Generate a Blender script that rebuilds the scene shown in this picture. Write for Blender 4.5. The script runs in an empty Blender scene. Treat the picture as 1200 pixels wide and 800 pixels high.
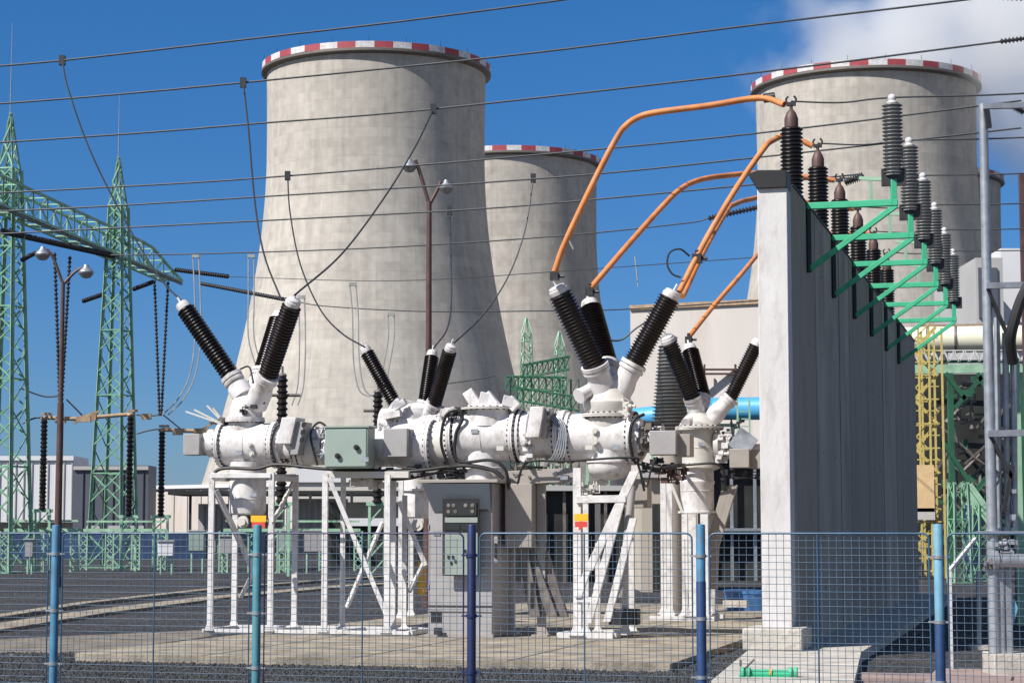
import bpy, math, random
from mathutils import Vector, Matrix
random.seed(7)
R_ = math.radians
scn = bpy.context.scene
col = scn.collection

# ------------------------------------------------------------------ camera
F = 2400.0
PITCH = math.atan(222.0 / F)
CAMZ = 2.0
cam = bpy.data.objects.new('camera', bpy.data.cameras.new('camera'))
col.objects.link(cam)
cam.location = (0, 0, CAMZ)
cam.rotation_euler = (R_(90) + PITCH, 0, 0)
cam.data.sensor_width = 36
cam.data.lens = F / 1200 * 36
cam.data.clip_start = 0.5
cam.data.clip_end = 9000
scn.camera = cam

# ------------------------------------------------------------------ sky and sun
SUN_AZ, SUN_EL = 54.0, 46.0          # degrees left of straight behind the camera; elevation
w = bpy.data.worlds.new("World"); scn.world = w; w.use_nodes = True
nt = w.node_tree
bg = nt.nodes['Background']
sky = nt.nodes.new('ShaderNodeTexSky'); sky.sky_type = 'NISHITA'; sky.sun_disc = False
sky.sun_elevation = R_(SUN_EL); sky.sun_rotation = R_(180 + SUN_AZ)
sky.altitude = 600; sky.air_density = 1.0; sky.dust_density = 0.25; sky.ozone_density = 3.0
hs = nt.nodes.new('ShaderNodeHueSaturation'); hs.inputs['Saturation'].default_value = 1.12
hs.inputs['Value'].default_value = 0.82
gm = nt.nodes.new('ShaderNodeMix'); gm.data_type = 'RGBA'; gm.blend_type = 'MULTIPLY'; gm.inputs[0].default_value = 1
# clear polarised blue ahead; unseen sky to the sides and behind brightened as neutral fill
gcol = nt.nodes.new('ShaderNodeMix'); gcol.data_type = 'RGBA'
gcol.inputs[7].default_value = (1.25, 1.12, 1.1, 1)
gel = nt.nodes.new('ShaderNodeMix'); gel.data_type = 'RGBA'
gel.inputs[6].default_value = (0.40, 0.56, 0.92, 1); gel.inputs[7].default_value = (0.34, 0.76, 1.12, 1)
nt.links.new(gel.outputs[2], gcol.inputs[6])
wtc = nt.nodes.new('ShaderNodeTexCoord'); wsp = nt.nodes.new('ShaderNodeSeparateXYZ'); nt.links.new(wtc.outputs['Generated'], wsp.inputs[0])
wmr = nt.nodes.new('ShaderNodeMapRange'); wmr.interpolation_type = 'SMOOTHSTEP'
wmr.inputs[1].default_value = 0.90; wmr.inputs[2].default_value = 0.35; wmr.inputs[3].default_value = 0.0; wmr.inputs[4].default_value = 1.0
zmr = nt.nodes.new('ShaderNodeMapRange'); zmr.inputs[1].default_value = 0.0; zmr.inputs[2].default_value = 0.24
nt.links.new(wsp.outputs[2], zmr.inputs[0]); nt.links.new(zmr.outputs[0], gel.inputs[0])
nt.links.new(wsp.outputs[1], wmr.inputs[0]); nt.links.new(wmr.outputs[0], gcol.inputs[0]); nt.links.new(gcol.outputs[2], gm.inputs[7])
nt.links.new(sky.outputs[0], hs.inputs['Color'])
nt.links.new(hs.outputs[0], gm.inputs[6])
nt.links.new(gm.outputs[2], bg.inputs['Color'])
bg.inputs['Strength'].default_value = 0.081
sl = bpy.data.lights.new('sun', 'SUN'); sl.energy = 5.0; sl.angle = R_(0.55); sl.color = (1.0, 0.955, 0.87)
so = bpy.data.objects.new('sun', sl); col.objects.link(so)
a, e = R_(SUN_AZ), R_(SUN_EL)
to_sun = Vector((-math.sin(a) * math.cos(e), -math.cos(a) * math.cos(e), math.sin(e)))
so.rotation_euler = to_sun.to_track_quat('Z', 'Y').to_euler()
so.location = (-30, -30, 60)
scn.view_settings.view_transform = 'Standard'; scn.view_settings.look = 'None'
scn.view_settings.exposure = 0.42; scn.view_settings.gamma = 1.0
scn.view_settings.use_curve_mapping = False
scn.cycles.volume_step_rate = 1.0
scn.cycles.volume_max_steps = 128
scn.cycles.volume_bounces = 6

# ------------------------------------------------------------------ pixel rays -> places on real planes
def ray(px, py):
    u = (px - 600) / F; v = (400 - py) / F
    s, c = math.sin(PITCH), math.cos(PITCH)
    return Vector((u, c - v * s, s + v * c))
def at(px, py, D):
    d = ray(px, py); t = D / d.y
    return Vector((d.x * t, D, CAMZ + d.z * t))
def gnd(px, py, z=0.0):
    d = ray(px, py); t = (z - CAMZ) / d.z
    return Vector((d.x * t, d.y * t, z))
SK = 0.268                                # the yard is turned 15 degrees
def rowpt(px, py, c):
    d = ray(px, py); t = c / (d.y + SK * d.x)
    return Vector((d.x * t, d.y * t, CAMZ + d.z * t))
CF = 37.6                                 # front row of switchgear
CB = 45.0                                 # rear row
def fr(px, py, off=0): return rowpt(px, py, CF + off)
def br(px, py, off=0): return rowpt(px, py, CB + off)
ang = R_(15)
AX = Vector((math.sin(ang), math.cos(ang), 0))      # into the yard
BX = Vector((math.cos(ang), -math.sin(ang), 0))     # to the right along the rows
UP = Vector((0, 0, 1))

# ------------------------------------------------------------------ materials
def mat(name, rgb, rough=0.6, metal=0.0, var=0.15, scale=3.0, bump=0.0, bscale=40.0, dirt=None, dscale=1.2, damt=0.5, spec=0.5, stretch=(1, 1, 1)):
    m = bpy.data.materials.new(name); m.use_nodes = True
    n = m.node_tree.nodes; l = m.node_tree.links
    b = n['Principled BSDF']
    b.inputs['Roughness'].default_value = rough; b.inputs['Metallic'].default_value = metal
    b.inputs['Specular IOR Level'].default_value = spec
    tc = n.new('ShaderNodeTexCoord')
    mp = n.new('ShaderNodeMapping'); mp.inputs['Scale'].default_value = stretch
    l.new(tc.outputs['Object'], mp.inputs[0])
    nz = n.new('ShaderNodeTexNoise'); nz.inputs['Scale'].default_value = scale; nz.inputs['Detail'].default_value = 5
    l.new(mp.outputs[0], nz.inputs['Vector'])
    r = n.new('ShaderNodeValToRGB')
    r.color_ramp.elements[0].position = 0.3; r.color_ramp.elements[1].position = 0.7
    r.color_ramp.elements[0].color = tuple(c * (1 - var) for c in rgb) + (1,)
    r.color_ramp.elements[1].color = tuple(min(1, c * (1 + var)) for c in rgb) + (1,)
    l.new(nz.outputs['Fac'], r.inputs[0])
    out = r.outputs[0]
    if dirt:
        n2 = n.new('ShaderNodeTexNoise'); n2.inputs['Scale'].default_value = dscale; n2.inputs['Detail'].default_value = 8
        n2.inputs['Roughness'].default_value = 0.7
        l.new(mp.outputs[0], n2.inputs['Vector'])
        r2 = n.new('ShaderNodeValToRGB'); r2.color_ramp.elements[0].position = 0.5; r2.color_ramp.elements[1].position = 0.75
        l.new(n2.outputs['Fac'], r2.inputs[0])
        mu = n.new('ShaderNodeMath'); mu.operation = 'MULTIPLY'; mu.inputs[1].default_value = damt
        l.new(r2.outputs[0], mu.inputs[0])
        mx = n.new('ShaderNodeMix'); mx.data_type = 'RGBA'; mx.inputs[7].default_value = tuple(dirt) + (1,)
        l.new(mu.outputs[0], mx.inputs[0]); l.new(out, mx.inputs[6]); out = mx.outputs[2]
    l.new(out, b.inputs['Base Color'])
    if bump:
        n3 = n.new('ShaderNodeTexNoise'); n3.inputs['Scale'].default_value = bscale; n3.inputs['Detail'].default_value = 4
        l.new(mp.outputs[0], n3.inputs['Vector'])
        bp = n.new('ShaderNodeBump'); bp.inputs['Strength'].default_value = bump; bp.inputs['Distance'].default_value = 0.02
        l.new(n3.outputs['Fac'], bp.inputs['Height']); l.new(bp.outputs[0], b.inputs['Normal'])
    return m

def gravel_mat():
    m = bpy.data.materials.new('gravel'); m.use_nodes = True
    n = m.node_tree.nodes; l = m.node_tree.links; b = n['Principled BSDF']
    b.inputs['Roughness'].default_value = 0.85
    tc = n.new('ShaderNodeTexCoord')
    v = n.new('ShaderNodeTexVoronoi'); v.inputs['Scale'].default_value = 16
    l.new(tc.outputs['Object'], v.inputs['Vector'])
    r = n.new('ShaderNodeValToRGB'); r.color_ramp.elements[0].position = .2; r.color_ramp.elements[0].color = (0.007, 0.007, 0.009, 1); r.color_ramp.elements[1].color = (0.10, 0.097, 0.10, 1)
    sp = n.new('ShaderNodeSeparateColor'); l.new(v.outputs['Color'], sp.inputs[0]); l.new(sp.outputs[0], r.inputs[0])
    nz = n.new('ShaderNodeTexNoise'); nz.inputs['Scale'].default_value = 0.35; nz.inputs['Detail'].default_value = 6
    l.new(tc.outputs['Object'], nz.inputs['Vector'])
    r2 = n.new('ShaderNodeValToRGB'); r2.color_ramp.elements[0].position = 0.35; r2.color_ramp.elements[1].position = 0.7
    r2.color_ramp.elements[0].color = (0.5, 0.5, 0.55, 1); r2.color_ramp.elements[1].color = (1.35, 1.2, 1.1, 1)
    l.new(nz.outputs['Fac'], r2.inputs[0])
    mx = n.new('ShaderNodeMix'); mx.data_type = 'RGBA'; mx.blend_type = 'MULTIPLY'; mx.inputs[0].default_value = 1
    l.new(r.outputs[0], mx.inputs[6]); l.new(r2.outputs[0], mx.inputs[7])
    l.new(mx.outputs[2], b.inputs['Base Color'])
    bp = n.new('ShaderNodeBump'); bp.inputs['Strength'].default_value = 1.0; bp.inputs['Distance'].default_value = 0.05
    l.new(v.outputs['Distance'], bp.inputs['Height']); bp.invert = True
    l.new(bp.outputs[0], b.inputs['Normal'])
    return m

def tower_mat():
    m = bpy.data.materials.new('tower_concrete'); m.use_nodes = True
    n = m.node_tree.nodes; l = m.node_tree.links; b = n['Principled BSDF']
    b.inputs['Roughness'].default_value = 0.9; b.inputs['Specular IOR Level'].default_value = 0.2
    tc = n.new('ShaderNodeTexCoord'); s = n.new('ShaderNodeSeparateXYZ'); l.new(tc.outputs['Object'], s.inputs[0])
    def M(op, a, b2=None):
        x = n.new('ShaderNodeMath'); x.operation = op
        for i, q in enumerate((a, b2)):
            if q is None: continue
            if isinstance(q, (int, float)): x.inputs[i].default_value = q
            else: l.new(q, x.inputs[i])
        return x.outputs[0]
    an = M('ARCTAN2', s.outputs[1], s.outputs[0])
    def comb(x, y, z):
        c = n.new('ShaderNodeCombineXYZ')
        for i, q in enumerate((x, y, z)):
            if isinstance(q, (int, float)): c.inputs[i].default_value = q
            else: l.new(q, c.inputs[i])
        return c.outputs[0]
    def noise(vec, sc, det=5):
        x = n.new('ShaderNodeTexNoise'); x.inputs['Scale'].default_value = sc; x.inputs['Detail'].default_value = det
        l.new(vec, x.inputs['Vector']); return x.outputs['Fac']
    streak = noise(comb(M('MULTIPLY', an, 22), M('MULTIPLY', s.outputs[2], 0.02), 0), 1.0)
    fine = noise(comb(M('MULTIPLY', an, 90), M('MULTIPLY', s.outputs[2], 0.03), 3), 1.0)
    patch = noise(comb(M('MULTIPLY', an, 6), M('MULTIPLY', s.outputs[2], 0.07), 7), 1.0, 8)
    # formwork lifts: each ring and panel a slightly different grey
    lift = M('FLOOR', M('MULTIPLY', s.outputs[2], 0.42)); pan = M('FLOOR', M('MULTIPLY', an, 16))
    wn = n.new('ShaderNodeTexWhiteNoise'); l.new(comb(pan, lift, 0), wn.inputs['Vector'])
    wn2 = n.new('ShaderNodeTexWhiteNoise'); l.new(comb(0, lift, 5), wn2.inputs['Vector'])
    grain = noise(tc.outputs['Object'], 0.55, 6); blot = noise(tc.outputs['Object'], 0.09, 7)
    tot = M('ADD', M('ADD', M('MULTIPLY', streak, 0.20), M('MULTIPLY', fine, 0.12)), M('ADD', M('ADD', M('MULTIPLY', patch, 0.28), M('ADD', M('MULTIPLY', grain, 0.26), M('MULTIPLY', blot, 0.10))), M('ADD', M('MULTIPLY', wn.outputs['Value'], 0.07), M('MULTIPLY', wn2.outputs['Value'], 0.05))))
    r = n.new('ShaderNodeValToRGB'); r.color_ramp.elements[0].position = 0.38; r.color_ramp.elements[1].position = 0.70
    r.color_ramp.elements[0].color = (0.315, 0.292, 0.268, 1); r.color_ramp.elements[1].color = (0.545, 0.508, 0.462, 1)
    l.new(tot, r.inputs[0])
    rib = M('FRACT', M('MULTIPLY', an, 80 / (2 * math.pi)))
    ribm = M('LESS_THAN', rib, 0.045)
    ring = M('LESS_THAN', M('FRACT', M('MULTIPLY', s.outputs[2], 0.14)), 0.03)
    ln = M('MULTIPLY', M('MAXIMUM', ribm, ring), 0.18)
    mx = n.new('ShaderNodeMix'); mx.data_type = 'RGBA'; mx.inputs[7].default_value = (0.2, 0.19, 0.18, 1)
    l.new(ln, mx.inputs[0]); l.new(r.outputs[0], mx.inputs[6]); l.new(mx.outputs[2], b.inputs['Base Color'])
    return m

M = {}
M['gravel'] = gravel_mat()
M['tower'] = tower_mat()
M['stone'] = mat('stone', (0.034, 0.033, 0.036), 0.8, var=0.6, scale=14)
M['concrete'] = mat('concrete', (0.30, 0.26, 0.205), 0.9, var=0.35, scale=2.4, bump=0.6, bscale=25, dirt=(0.085, 0.07, 0.055), dscale=1.6, damt=0.95, spec=0.2)
M['sand'] = mat('sand', (0.20, 0.175, 0.145), 0.95, var=0.3, scale=2.2, bump=0.6, bscale=20, dirt=(0.05, 0.05, 0.055), dscale=1.5, damt=0.8, spec=0.1)
M['whitewall'] = mat('white_paint_concrete', (0.60, 0.585, 0.59), 0.85, var=0.10, scale=1.5, bump=0.35, bscale=14, dirt=(0.32, 0.28, 0.24), dscale=2.2, damt=0.75, spec=0.2, stretch=(1, 1, .4))
M['greywall'] = mat('grey_concrete', (0.38, 0.32, 0.27), 0.85, var=0.14, scale=0.8, bump=0.3, bscale=20, dirt=(0.12, 0.11, 0.10), dscale=0.8, damt=0.6, spec=0.2, stretch=(1, 1, 0.3))
M['footing'] = mat('footing_concrete', (0.48, 0.45, 0.41), 0.9, var=0.2, scale=2, bump=0.6, bscale=20, dirt=(0.17, 0.14, 0.11), dscale=2.2, damt=0.9, spec=0.2)
M['white'] = mat('white_enamel', (0.66, 0.64, 0.65), 0.45, var=0.10, scale=2.5, bump=0.08, bscale=6, dirt=(0.24, 0.20, 0.16), dscale=4.5, damt=0.9, stretch=(1, 1, .55))
M['whitesteel'] = mat('white_painted_steel', (0.62, 0.61, 0.62), 0.5, var=0.1, scale=5, dirt=(0.26, 0.22, 0.19), dscale=6, damt=0.8)
M['cream'] = mat('cream_enamel', (0.56, 0.54, 0.51), 0.5, var=0.12, scale=3, dirt=(0.3, 0.26, 0.21), dscale=3, damt=0.6)
M['porcelain'] = mat('brown_porcelain', (0.012, 0.007, 0.006), 0.33, var=0.35, scale=5, spec=0.5)
M['greyporc'] = mat('grey_porcelain', (0.17, 0.17, 0.165), 0.35, var=0.15, scale=5)
M['boxgrey'] = mat('grey_cabinet_paint', (0.33, 0.32, 0.33), 0.5, var=0.06, scale=3, dirt=(0.24, 0.2, 0.17), dscale=2.5, damt=0.5)
M['boxgreen'] = mat('grey_green_paint', (0.27, 0.34, 0.31), 0.5, var=0.06, scale=3, dirt=(0.2, 0.2, 0.17), dscale=3, damt=0.4)
M['boxside'] = mat('warm_grey_paint', (0.31, 0.28, 0.26), 0.55, var=0.08, scale=3)
M['roofshade'] = mat('roof_shade_slate', (0.10, 0.12, 0.15), 0.5, var=0.08)
M['black'] = mat('black_rubber', (0.012, 0.012, 0.014), 0.5, var=0.2)
M['darksteel'] = mat('dark_steel', (0.035, 0.034, 0.04), 0.5, 0.3, var=0.3, scale=6)
M['midsteel'] = mat('weathered_steel', (0.16, 0.14, 0.13), 0.6, 0.3, var=0.4, scale=6)
M['galv'] = mat('galvanised_steel', (0.36, 0.38, 0.42), 0.45, 0.55, var=0.2, scale=8)
M['wire'] = mat('conductor', (0.04, 0.045, 0.055), 0.55, 0.3, var=0.2)
M['palewire'] = mat('pale_conductor', (0.36, 0.36, 0.35), 0.6, 0.2, var=0.2)
M['orange'] = mat('orange_busbar_paint', (0.60, 0.21, 0.065), 0.6, var=0.25, scale=3, dirt=(0.36, 0.24, 0.15), dscale=4, damt=0.9)
M['green'] = mat('bright_green_paint', (0.05, 0.44, 0.24), 0.5, var=0.15, scale=4, dirt=(0.10, 0.22, 0.15), dscale=4, damt=0.5)
M['mint'] = mat('pale_green_paint', (0.32, 0.52, 0.37), 0.6, var=0.18, scale=2, dirt=(0.12, 0.2, 0.14), dscale=1.5, damt=0.6)
M['fargreen'] = mat('deep_green_paint', (0.02, 0.10, 0.055), 0.6, var=0.3, scale=1)
M['bluepost'] = mat('blue_paint', (0.05, 0.18, 0.32), 0.6, var=0.2, scale=6, dirt=(0.10, 0.14, 0.18), dscale=5, damt=.7)
M['steelblue'] = mat('pale_blue_paint', (0.14, 0.33, 0.46), 0.6, var=0.2, scale=6, dirt=(0.16, 0.2, 0.24), dscale=5, damt=.7)
M['tealblue'] = mat('teal_paint', (0.06, 0.22, 0.28), 0.6, var=0.2, scale=6, dirt=(0.12, 0.18, 0.2), dscale=5, damt=.7)
M['navy'] = mat('navy_paint_and_shade', (0.009, 0.018, 0.085), 0.5, var=0.3, scale=6, dirt=(0.03, 0.035, 0.06), dscale=5, damt=.7)
M['greywall_pale'] = mat('grey_concrete_paler', (0.45, 0.385, 0.325), 0.85, var=0.14, scale=0.9, bump=0.3, bscale=20, dirt=(0.16, 0.14, 0.13), dscale=1.1, damt=0.8, spec=0.2, stretch=(1, 1, 0.3))
M['fencewire'] = mat('fence_wire', (0.11, 0.17, 0.25), 0.5, 0.2, var=0.2, scale=3)
M['midgreen'] = mat('mid_green_paint', (0.15, 0.32, 0.21), 0.6, var=0.25, scale=2)
M['shadegreen'] = mat('shade_green_paint', (0.006, 0.035, 0.028), 0.6, var=0.2)
M['framewire'] = mat('panel_frame_paint', (0.03, 0.10, 0.19), 0.45, var=0.2)
M['red'] = mat('red_paint', (0.34, 0.055, 0.075), 0.6, var=0.12, scale=1)
M['bandwhite'] = mat('white_band_paint', (0.58, 0.57, 0.59), 0.7, var=0.2, scale=1)
M['tan'] = mat('tan_metal', (0.36, 0.25, 0.16), 0.6, var=0.3, scale=3)
M['rust'] = mat('brown_pole_paint', (0.085, 0.045, 0.04), 0.55, var=0.25, scale=3)
M['ochre'] = mat('ochre_paint', (0.58, 0.46, 0.15), 0.6, var=0.3, scale=2, dirt=(0.1, 0.08, 0.03), dscale=2, damt=0.8)
M['yellow'] = mat('yellow_paint', (0.72, 0.42, 0.03), 0.5, var=0.2, scale=3)
M['paleyellow'] = mat('pale_yellow_cladding', (0.68, 0.66, 0.52), 0.6, var=0.08, scale=0.5)
M['sky_pipe'] = mat('blue_pipe_cladding', (0.07, 0.33, 0.58), 0.45, var=0.15, scale=0.4)
M['plaster'] = mat('pale_plaster', (0.54, 0.50, 0.48), 0.85, var=0.07, scale=0.3, dirt=(0.33, 0.26, 0.22), dscale=0.35, damt=0.5, spec=0.2, stretch=(1, 1, 0.2))
M['beige'] = mat('beige_render', (0.45, 0.40, 0.34), 0.85, var=0.08, scale=0.6, spec=0.2)
M['whiteclad'] = mat('white_cladding', (0.66, 0.66, 0.69), 0.6, var=0.04, scale=0.2)
M['paleclad'] = mat('pale_grey_cladding', (0.42, 0.41, 0.41), 0.6, var=0.07, scale=0.2)
M['darkclad'] = mat('dark_cladding', (0.085, 0.095, 0.125), 0.6, var=0.1, scale=0.2)
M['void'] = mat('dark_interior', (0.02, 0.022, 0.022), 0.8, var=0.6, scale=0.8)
M['glass'] = mat('dark_glass', (0.015, 0.02, 0.03), 0.1, var=0.1)
M['panel'] = mat('pale_panel', (0.27, 0.31, 0.28), 0.4, var=0.15, scale=3)
M['signorange'] = mat('sign_orange', (0.85, 0.42, 0.02), 0.5, var=0.05)
M['signred'] = mat('sign_red', (0.6, 0.06, 0.05), 0.5, var=0.05)
M['lampglass'] = mat('lamp_bowl', (0.22, 0.23, 0.22), 0.15, var=0.1)
M['darkblue'] = mat('dark_blue_sheet', (0.02, 0.05, 0.13), 0.6, var=0.5, scale=.5)
M['bluebin'] = mat('blue_plastic', (0.05, 0.16, 0.42), 0.5, var=0.2)

# ------------------------------------------------------------------ mesh builder
def basis(d):
    d = Vector(d).normalized()
    t = UP if abs(d.z) < 0.95 else Vector((1, 0, 0))
    x = t.cross(d).normalized(); y = d.cross(x)
    return x, y, d
def wloc(o):
    p = Vector((0, 0, 0))
    while o is not None:
        p = p + o.location; o = o.parent
    return p
EACH = dict(window='window', posts='post', downpipes='downpipe', stanchions='stanchion', trestles='trestle', inspection_plug='inspection_plug',
    gauge='gauge', rupture_disc_block='rupture_disc_block', pipe_clamps='pipe_clamp', valve_boxes='valve_box', struts='strut', diagonal='diagonal',
    bands='band', switches='switch', dials='dial', knob='knob', lightning_rods='lightning_rod', earthing_rods='earthing_rod', legs='leg', clamp='clamp',
    flight='flight', pipework='pipework', pipe_clamps_small='pipe_clamp', collar='collar', cable_hanger='cable_hanger', wall_pipes='wall_pipe', rungs='rung', stair_tread='stair_tread', valves='valve', top_fittings='top_fitting', lever='lever', support_rail='support_rail', base_frame='base_frame')
class MB:
    def __init__(s): s.v = []; s.f = []; s.m = []; s.mi = 0
    def add(s, vs, fs):
        o = len(s.v); s.v += [Vector(q) for q in vs]
        for f in fs: s.f.append(tuple(i + o for i in f)); s.m.append(s.mi)
        return s
    def box(s, c, size, x=None, y=None, z=None):
        c = Vector(c); x = Vector(x or (1, 0, 0)); y = Vector(y or (0, 1, 0)); z = Vector(z or (0, 0, 1))
        a, b, d = (q / 2 for q in size)
        vs = [c + x * i * a + y * j * b + z * k * d for k in (-1, 1) for j in (-1, 1) for i in (-1, 1)]
        return s.add(vs, [(0, 2, 3, 1), (4, 5, 7, 6), (0, 1, 5, 4), (2, 6, 7, 3), (0, 4, 6, 2), (1, 3, 7, 5)])
    def ybox(s, c, size):           # a box aligned with the yard
        return s.box(c, size, BX, AX, UP)
    def bar(s, p, q, w_, h_=None):
        h_ = h_ or w_; p = Vector(p); q = Vector(q); x, y, d = basis(q - p)
        return s.box((p + q) / 2, (w_, h_, (q - p).length), x, y, d)
    def angle(s, p, q, w_, t=None):  # L-section steel
        t = t or w_ * 0.15; p = Vector(p); q = Vector(q); x, y, d = basis(q - p)
        L = (q - p).length; c = (p + q) / 2
        s.box(c, (w_, t, L), x, y, d); s.box(c + x * (t - w_) / 2 + y * (w_ / 2 + t * 0.01), (t, w_ - t, L * 0.999), x, y, d); return s
    def lathe(s, p, d, prof, n=24, cap=True, start=0.0):
        p = Vector(p); x, y, d = basis(d); vs = []; fs = []
        for t, r in prof:
            for i in range(n):
                a = 2 * math.pi * i / n + start
                vs.append(p + d * t + (x * math.cos(a) + y * math.sin(a)) * r)
        for j in range(len(prof) - 1):
            for i in range(n):
                k = (i + 1) % n
                fs.append((j * n + i, j * n + k, (j + 1) * n + k, (j + 1) * n + i))
        if cap:
            if prof[0][1] > 1e-4: fs.append(tuple(range(n - 1, -1, -1)))
            if prof[-1][1] > 1e-4: fs.append(tuple((len(prof) - 1) * n + i for i in range(n)))
        return s.add(vs, fs)
    def tube(s, p, q, r, r2=None, n=12):
        p = Vector(p); q = Vector(q)
        return s.lathe(p, q - p, [(0, r), ((q - p).length, r if r2 is None else r2)], n)
    def path(s, pts, r, n=8, closed=False):
        pts = [Vector(p) for p in pts]; N = len(pts); vs = []; fs = []
        px_ = None
        for i, p in enumerate(pts):
            if closed: d = pts[(i + 1) % N] - pts[i - 1]
            else: d = pts[min(i + 1, N - 1)] - pts[max(i - 1, 0)]
            d.normalize()
            if px_ is None: x, y, _ = basis(d)
            else:
                x = (px_ - d * px_.dot(d)).normalized(); y = d.cross(x)
            px_ = x
            for k in range(n):
                a = 2 * math.pi * k / n
                vs.append(p + (x * math.cos(a) + y * math.sin(a)) * r)
        for j in range(N if closed else N - 1):
            j2 = (j + 1) % N
            for k in range(n):
                k2 = (k + 1) % n
                fs.append((j * n + k, j * n + k2, j2 * n + k2, j2 * n + k))
        if not closed:
            fs.append(tuple(range(n - 1, -1, -1))); fs.append(tuple((N - 1) * n + i for i in range(n)))
        return s.add(vs, fs)
    def ball(s, c, r, n=14, m=8, squash=1.0, d=UP):
        prof = [(-r * squash * math.cos(math.pi * i / m), max(1e-5, r * math.sin(math.pi * i / m))) for i in range(m + 1)]
        return s.lathe(c, d, prof, n, cap=False)
    def prism(s, poly, z0, z1):
        n = len(poly)
        vs = [Vector((p[0], p[1], z0)) for p in poly] + [Vector((p[0], p[1], z1)) for p in poly]
        fs = [tuple(range(n - 1, -1, -1)), tuple(range(n, 2 * n))] + [(i, (i + 1) % n, n + (i + 1) % n, n + i) for i in range(n)]
        return s.add(vs, fs)
    def islands(s):
        par = list(range(len(s.v)))
        def fd(i):
            while par[i] != i: par[i] = par[par[i]]; i = par[i]
            return i
        for f in s.f:
            for i in f[1:]: par[fd(i)] = fd(f[0])
        gr = {}
        for i in range(len(s.v)): gr.setdefault(fd(i), []).append(i)
        bb = [[[min(s.v[i][k] for i in g) - .01 for k in range(3)], [max(s.v[i][k] for i in g) + .01 for k in range(3)], set(g)] for g in gr.values()]
        ch = True
        while ch:
            ch = False; out = []
            for q in bb:
                for o in out:
                    if all(q[0][k] <= o[1][k] and o[0][k] <= q[1][k] for k in range(3)):
                        o[0] = [min(a, b) for a, b in zip(o[0], q[0])]; o[1] = [max(a, b) for a, b in zip(o[1], q[1])]; o[2] |= q[2]; ch = True; break
                else: out.append(q)
            bb = out
        res = []
        for q in bb:
            r = MB(); idx = {}
            for i in sorted(q[2]): idx[i] = len(r.v); r.v.append(s.v[i])
            for f, mi in zip(s.f, s.m):
                if f[0] in idx: r.f.append(tuple(idx[i] for i in f)); r.m.append(mi)
            res.append(r)
        return res
    def build(s, name, m, parent=None, **k):
        if parent is not None and name in EACH:
            o = None
            for r in s.islands(): o = r.build1(EACH[name], m, parent, **k)
            return o
        return s.build1(name, m, parent, **k)
    def build1(s, name, m, parent=None, smooth=35, bevel=0, label=None, cat=None, group=None, kind=None, origin=None):
        me = bpy.data.meshes.new(name)
        if parent is not None: off = wloc(parent); loc = Vector((0, 0, 0))
        else:
            if origin is None:
                zs = min(q.z for q in s.v); cx = sum(q.x for q in s.v) / len(s.v); cy = sum(q.y for q in s.v) / len(s.v)
                origin = Vector((cx, cy, zs))
            off = Vector(origin); loc = off
        me.from_pydata([q - off for q in s.v], [], s.f)
        me.validate()
        ms = m if isinstance(m, (list, tuple)) else [m]
        for k in ms: me.materials.append(k)
        if len(ms) > 1:
            for p_, i in zip(me.polygons, s.m): p_.material_index = i
        import bmesh as _b
        bm = _b.new(); bm.from_mesh(me); _b.ops.recalc_face_normals(bm, faces=bm.faces); bm.to_mesh(me); bm.free()
        if smooth:
            me.shade_smooth()
            me.set_sharp_from_angle(angle=R_(smooth))
        o = bpy.data.objects.new(name, me); col.objects.link(o)
        o.location = loc
        if parent is not None: o.parent = parent
        if bevel:
            md = o.modifiers.new('bevel', 'BEVEL'); md.width = bevel; md.segments = 2; md.limit_method = 'ANGLE'
        tag(o, label, cat, group, kind)
        return o
def tag(o, label=None, cat=None, group=None, kind=None):
    if label: o['label'] = label
    if cat: o['category'] = cat
    if group: o['group'] = group
    if kind: o['kind'] = kind
    return o
def thing(name, loc, label, cat, group=None):
    o = bpy.data.objects.new(name, None); col.objects.link(o); o.location = loc
    o.empty_display_size = 0.3
    return tag(o, label, cat, group)
def copy_tree(o, parent=None):
    c = o.copy(); col.objects.link(c); c.parent = parent
    for ch in list(o.children): copy_tree(ch, c)
    return c
def spline(pts, n=8):
    pts = [Vector(p) for p in pts]
    if len(pts) < 3:
        return [pts[0].lerp(pts[-1], i / n) for i in range(n + 1)]
    out = []
    P_ = [pts[0] * 2 - pts[1]] + pts + [pts[-1] * 2 - pts[-2]]
    for i in range(1, len(P_) - 2):
        a, b, c, d = P_[i - 1:i + 3]
        for k in range(n):
            t = k / n
            out.append(0.5 * ((2 * b) + (c - a) * t + (2 * a - 5 * b + 4 * c - d) * t * t + (3 * b - a - 3 * c + d) * t ** 3))
    out.append(pts[-1]); return out
def sheds(L, r, n, core=0.62):
    prof = [(0, r * core)]
    for i in range(n):
        t = L * (i + 0.15) / n; dt = L / n
        prof += [(t, r * core), (t + dt * 0.30, r), (t + dt * 0.42, r * 0.98), (t + dt * 0.62, r * core)]
    prof.append((L, r * core)); return prof
def arc2(px0, py0, z): pass
# ================================================================== SETTING
def structure(name, mb, m, **k):
    return mb.build(name, m, kind='structure', **k)

g = MB(); g.add([(-3000, -100, 0), (3000, -100, 0), (3000, 6000, 0), (-3000, 6000, 0)], [(0, 1, 2, 3)])
structure('gravel_yard', g, M['gravel'], smooth=0, origin=(0, 0, 0))

def sheet(name, poly, z, m, th=0.0):
    b = MB()
    if th: b.prism(poly, z - th, z)
    else: b.add([(p[0], p[1], z) for p in poly], [tuple(range(len(poly)))])
    return structure(name, b, m, smooth=0, origin=(0, 0, 0))
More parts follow.
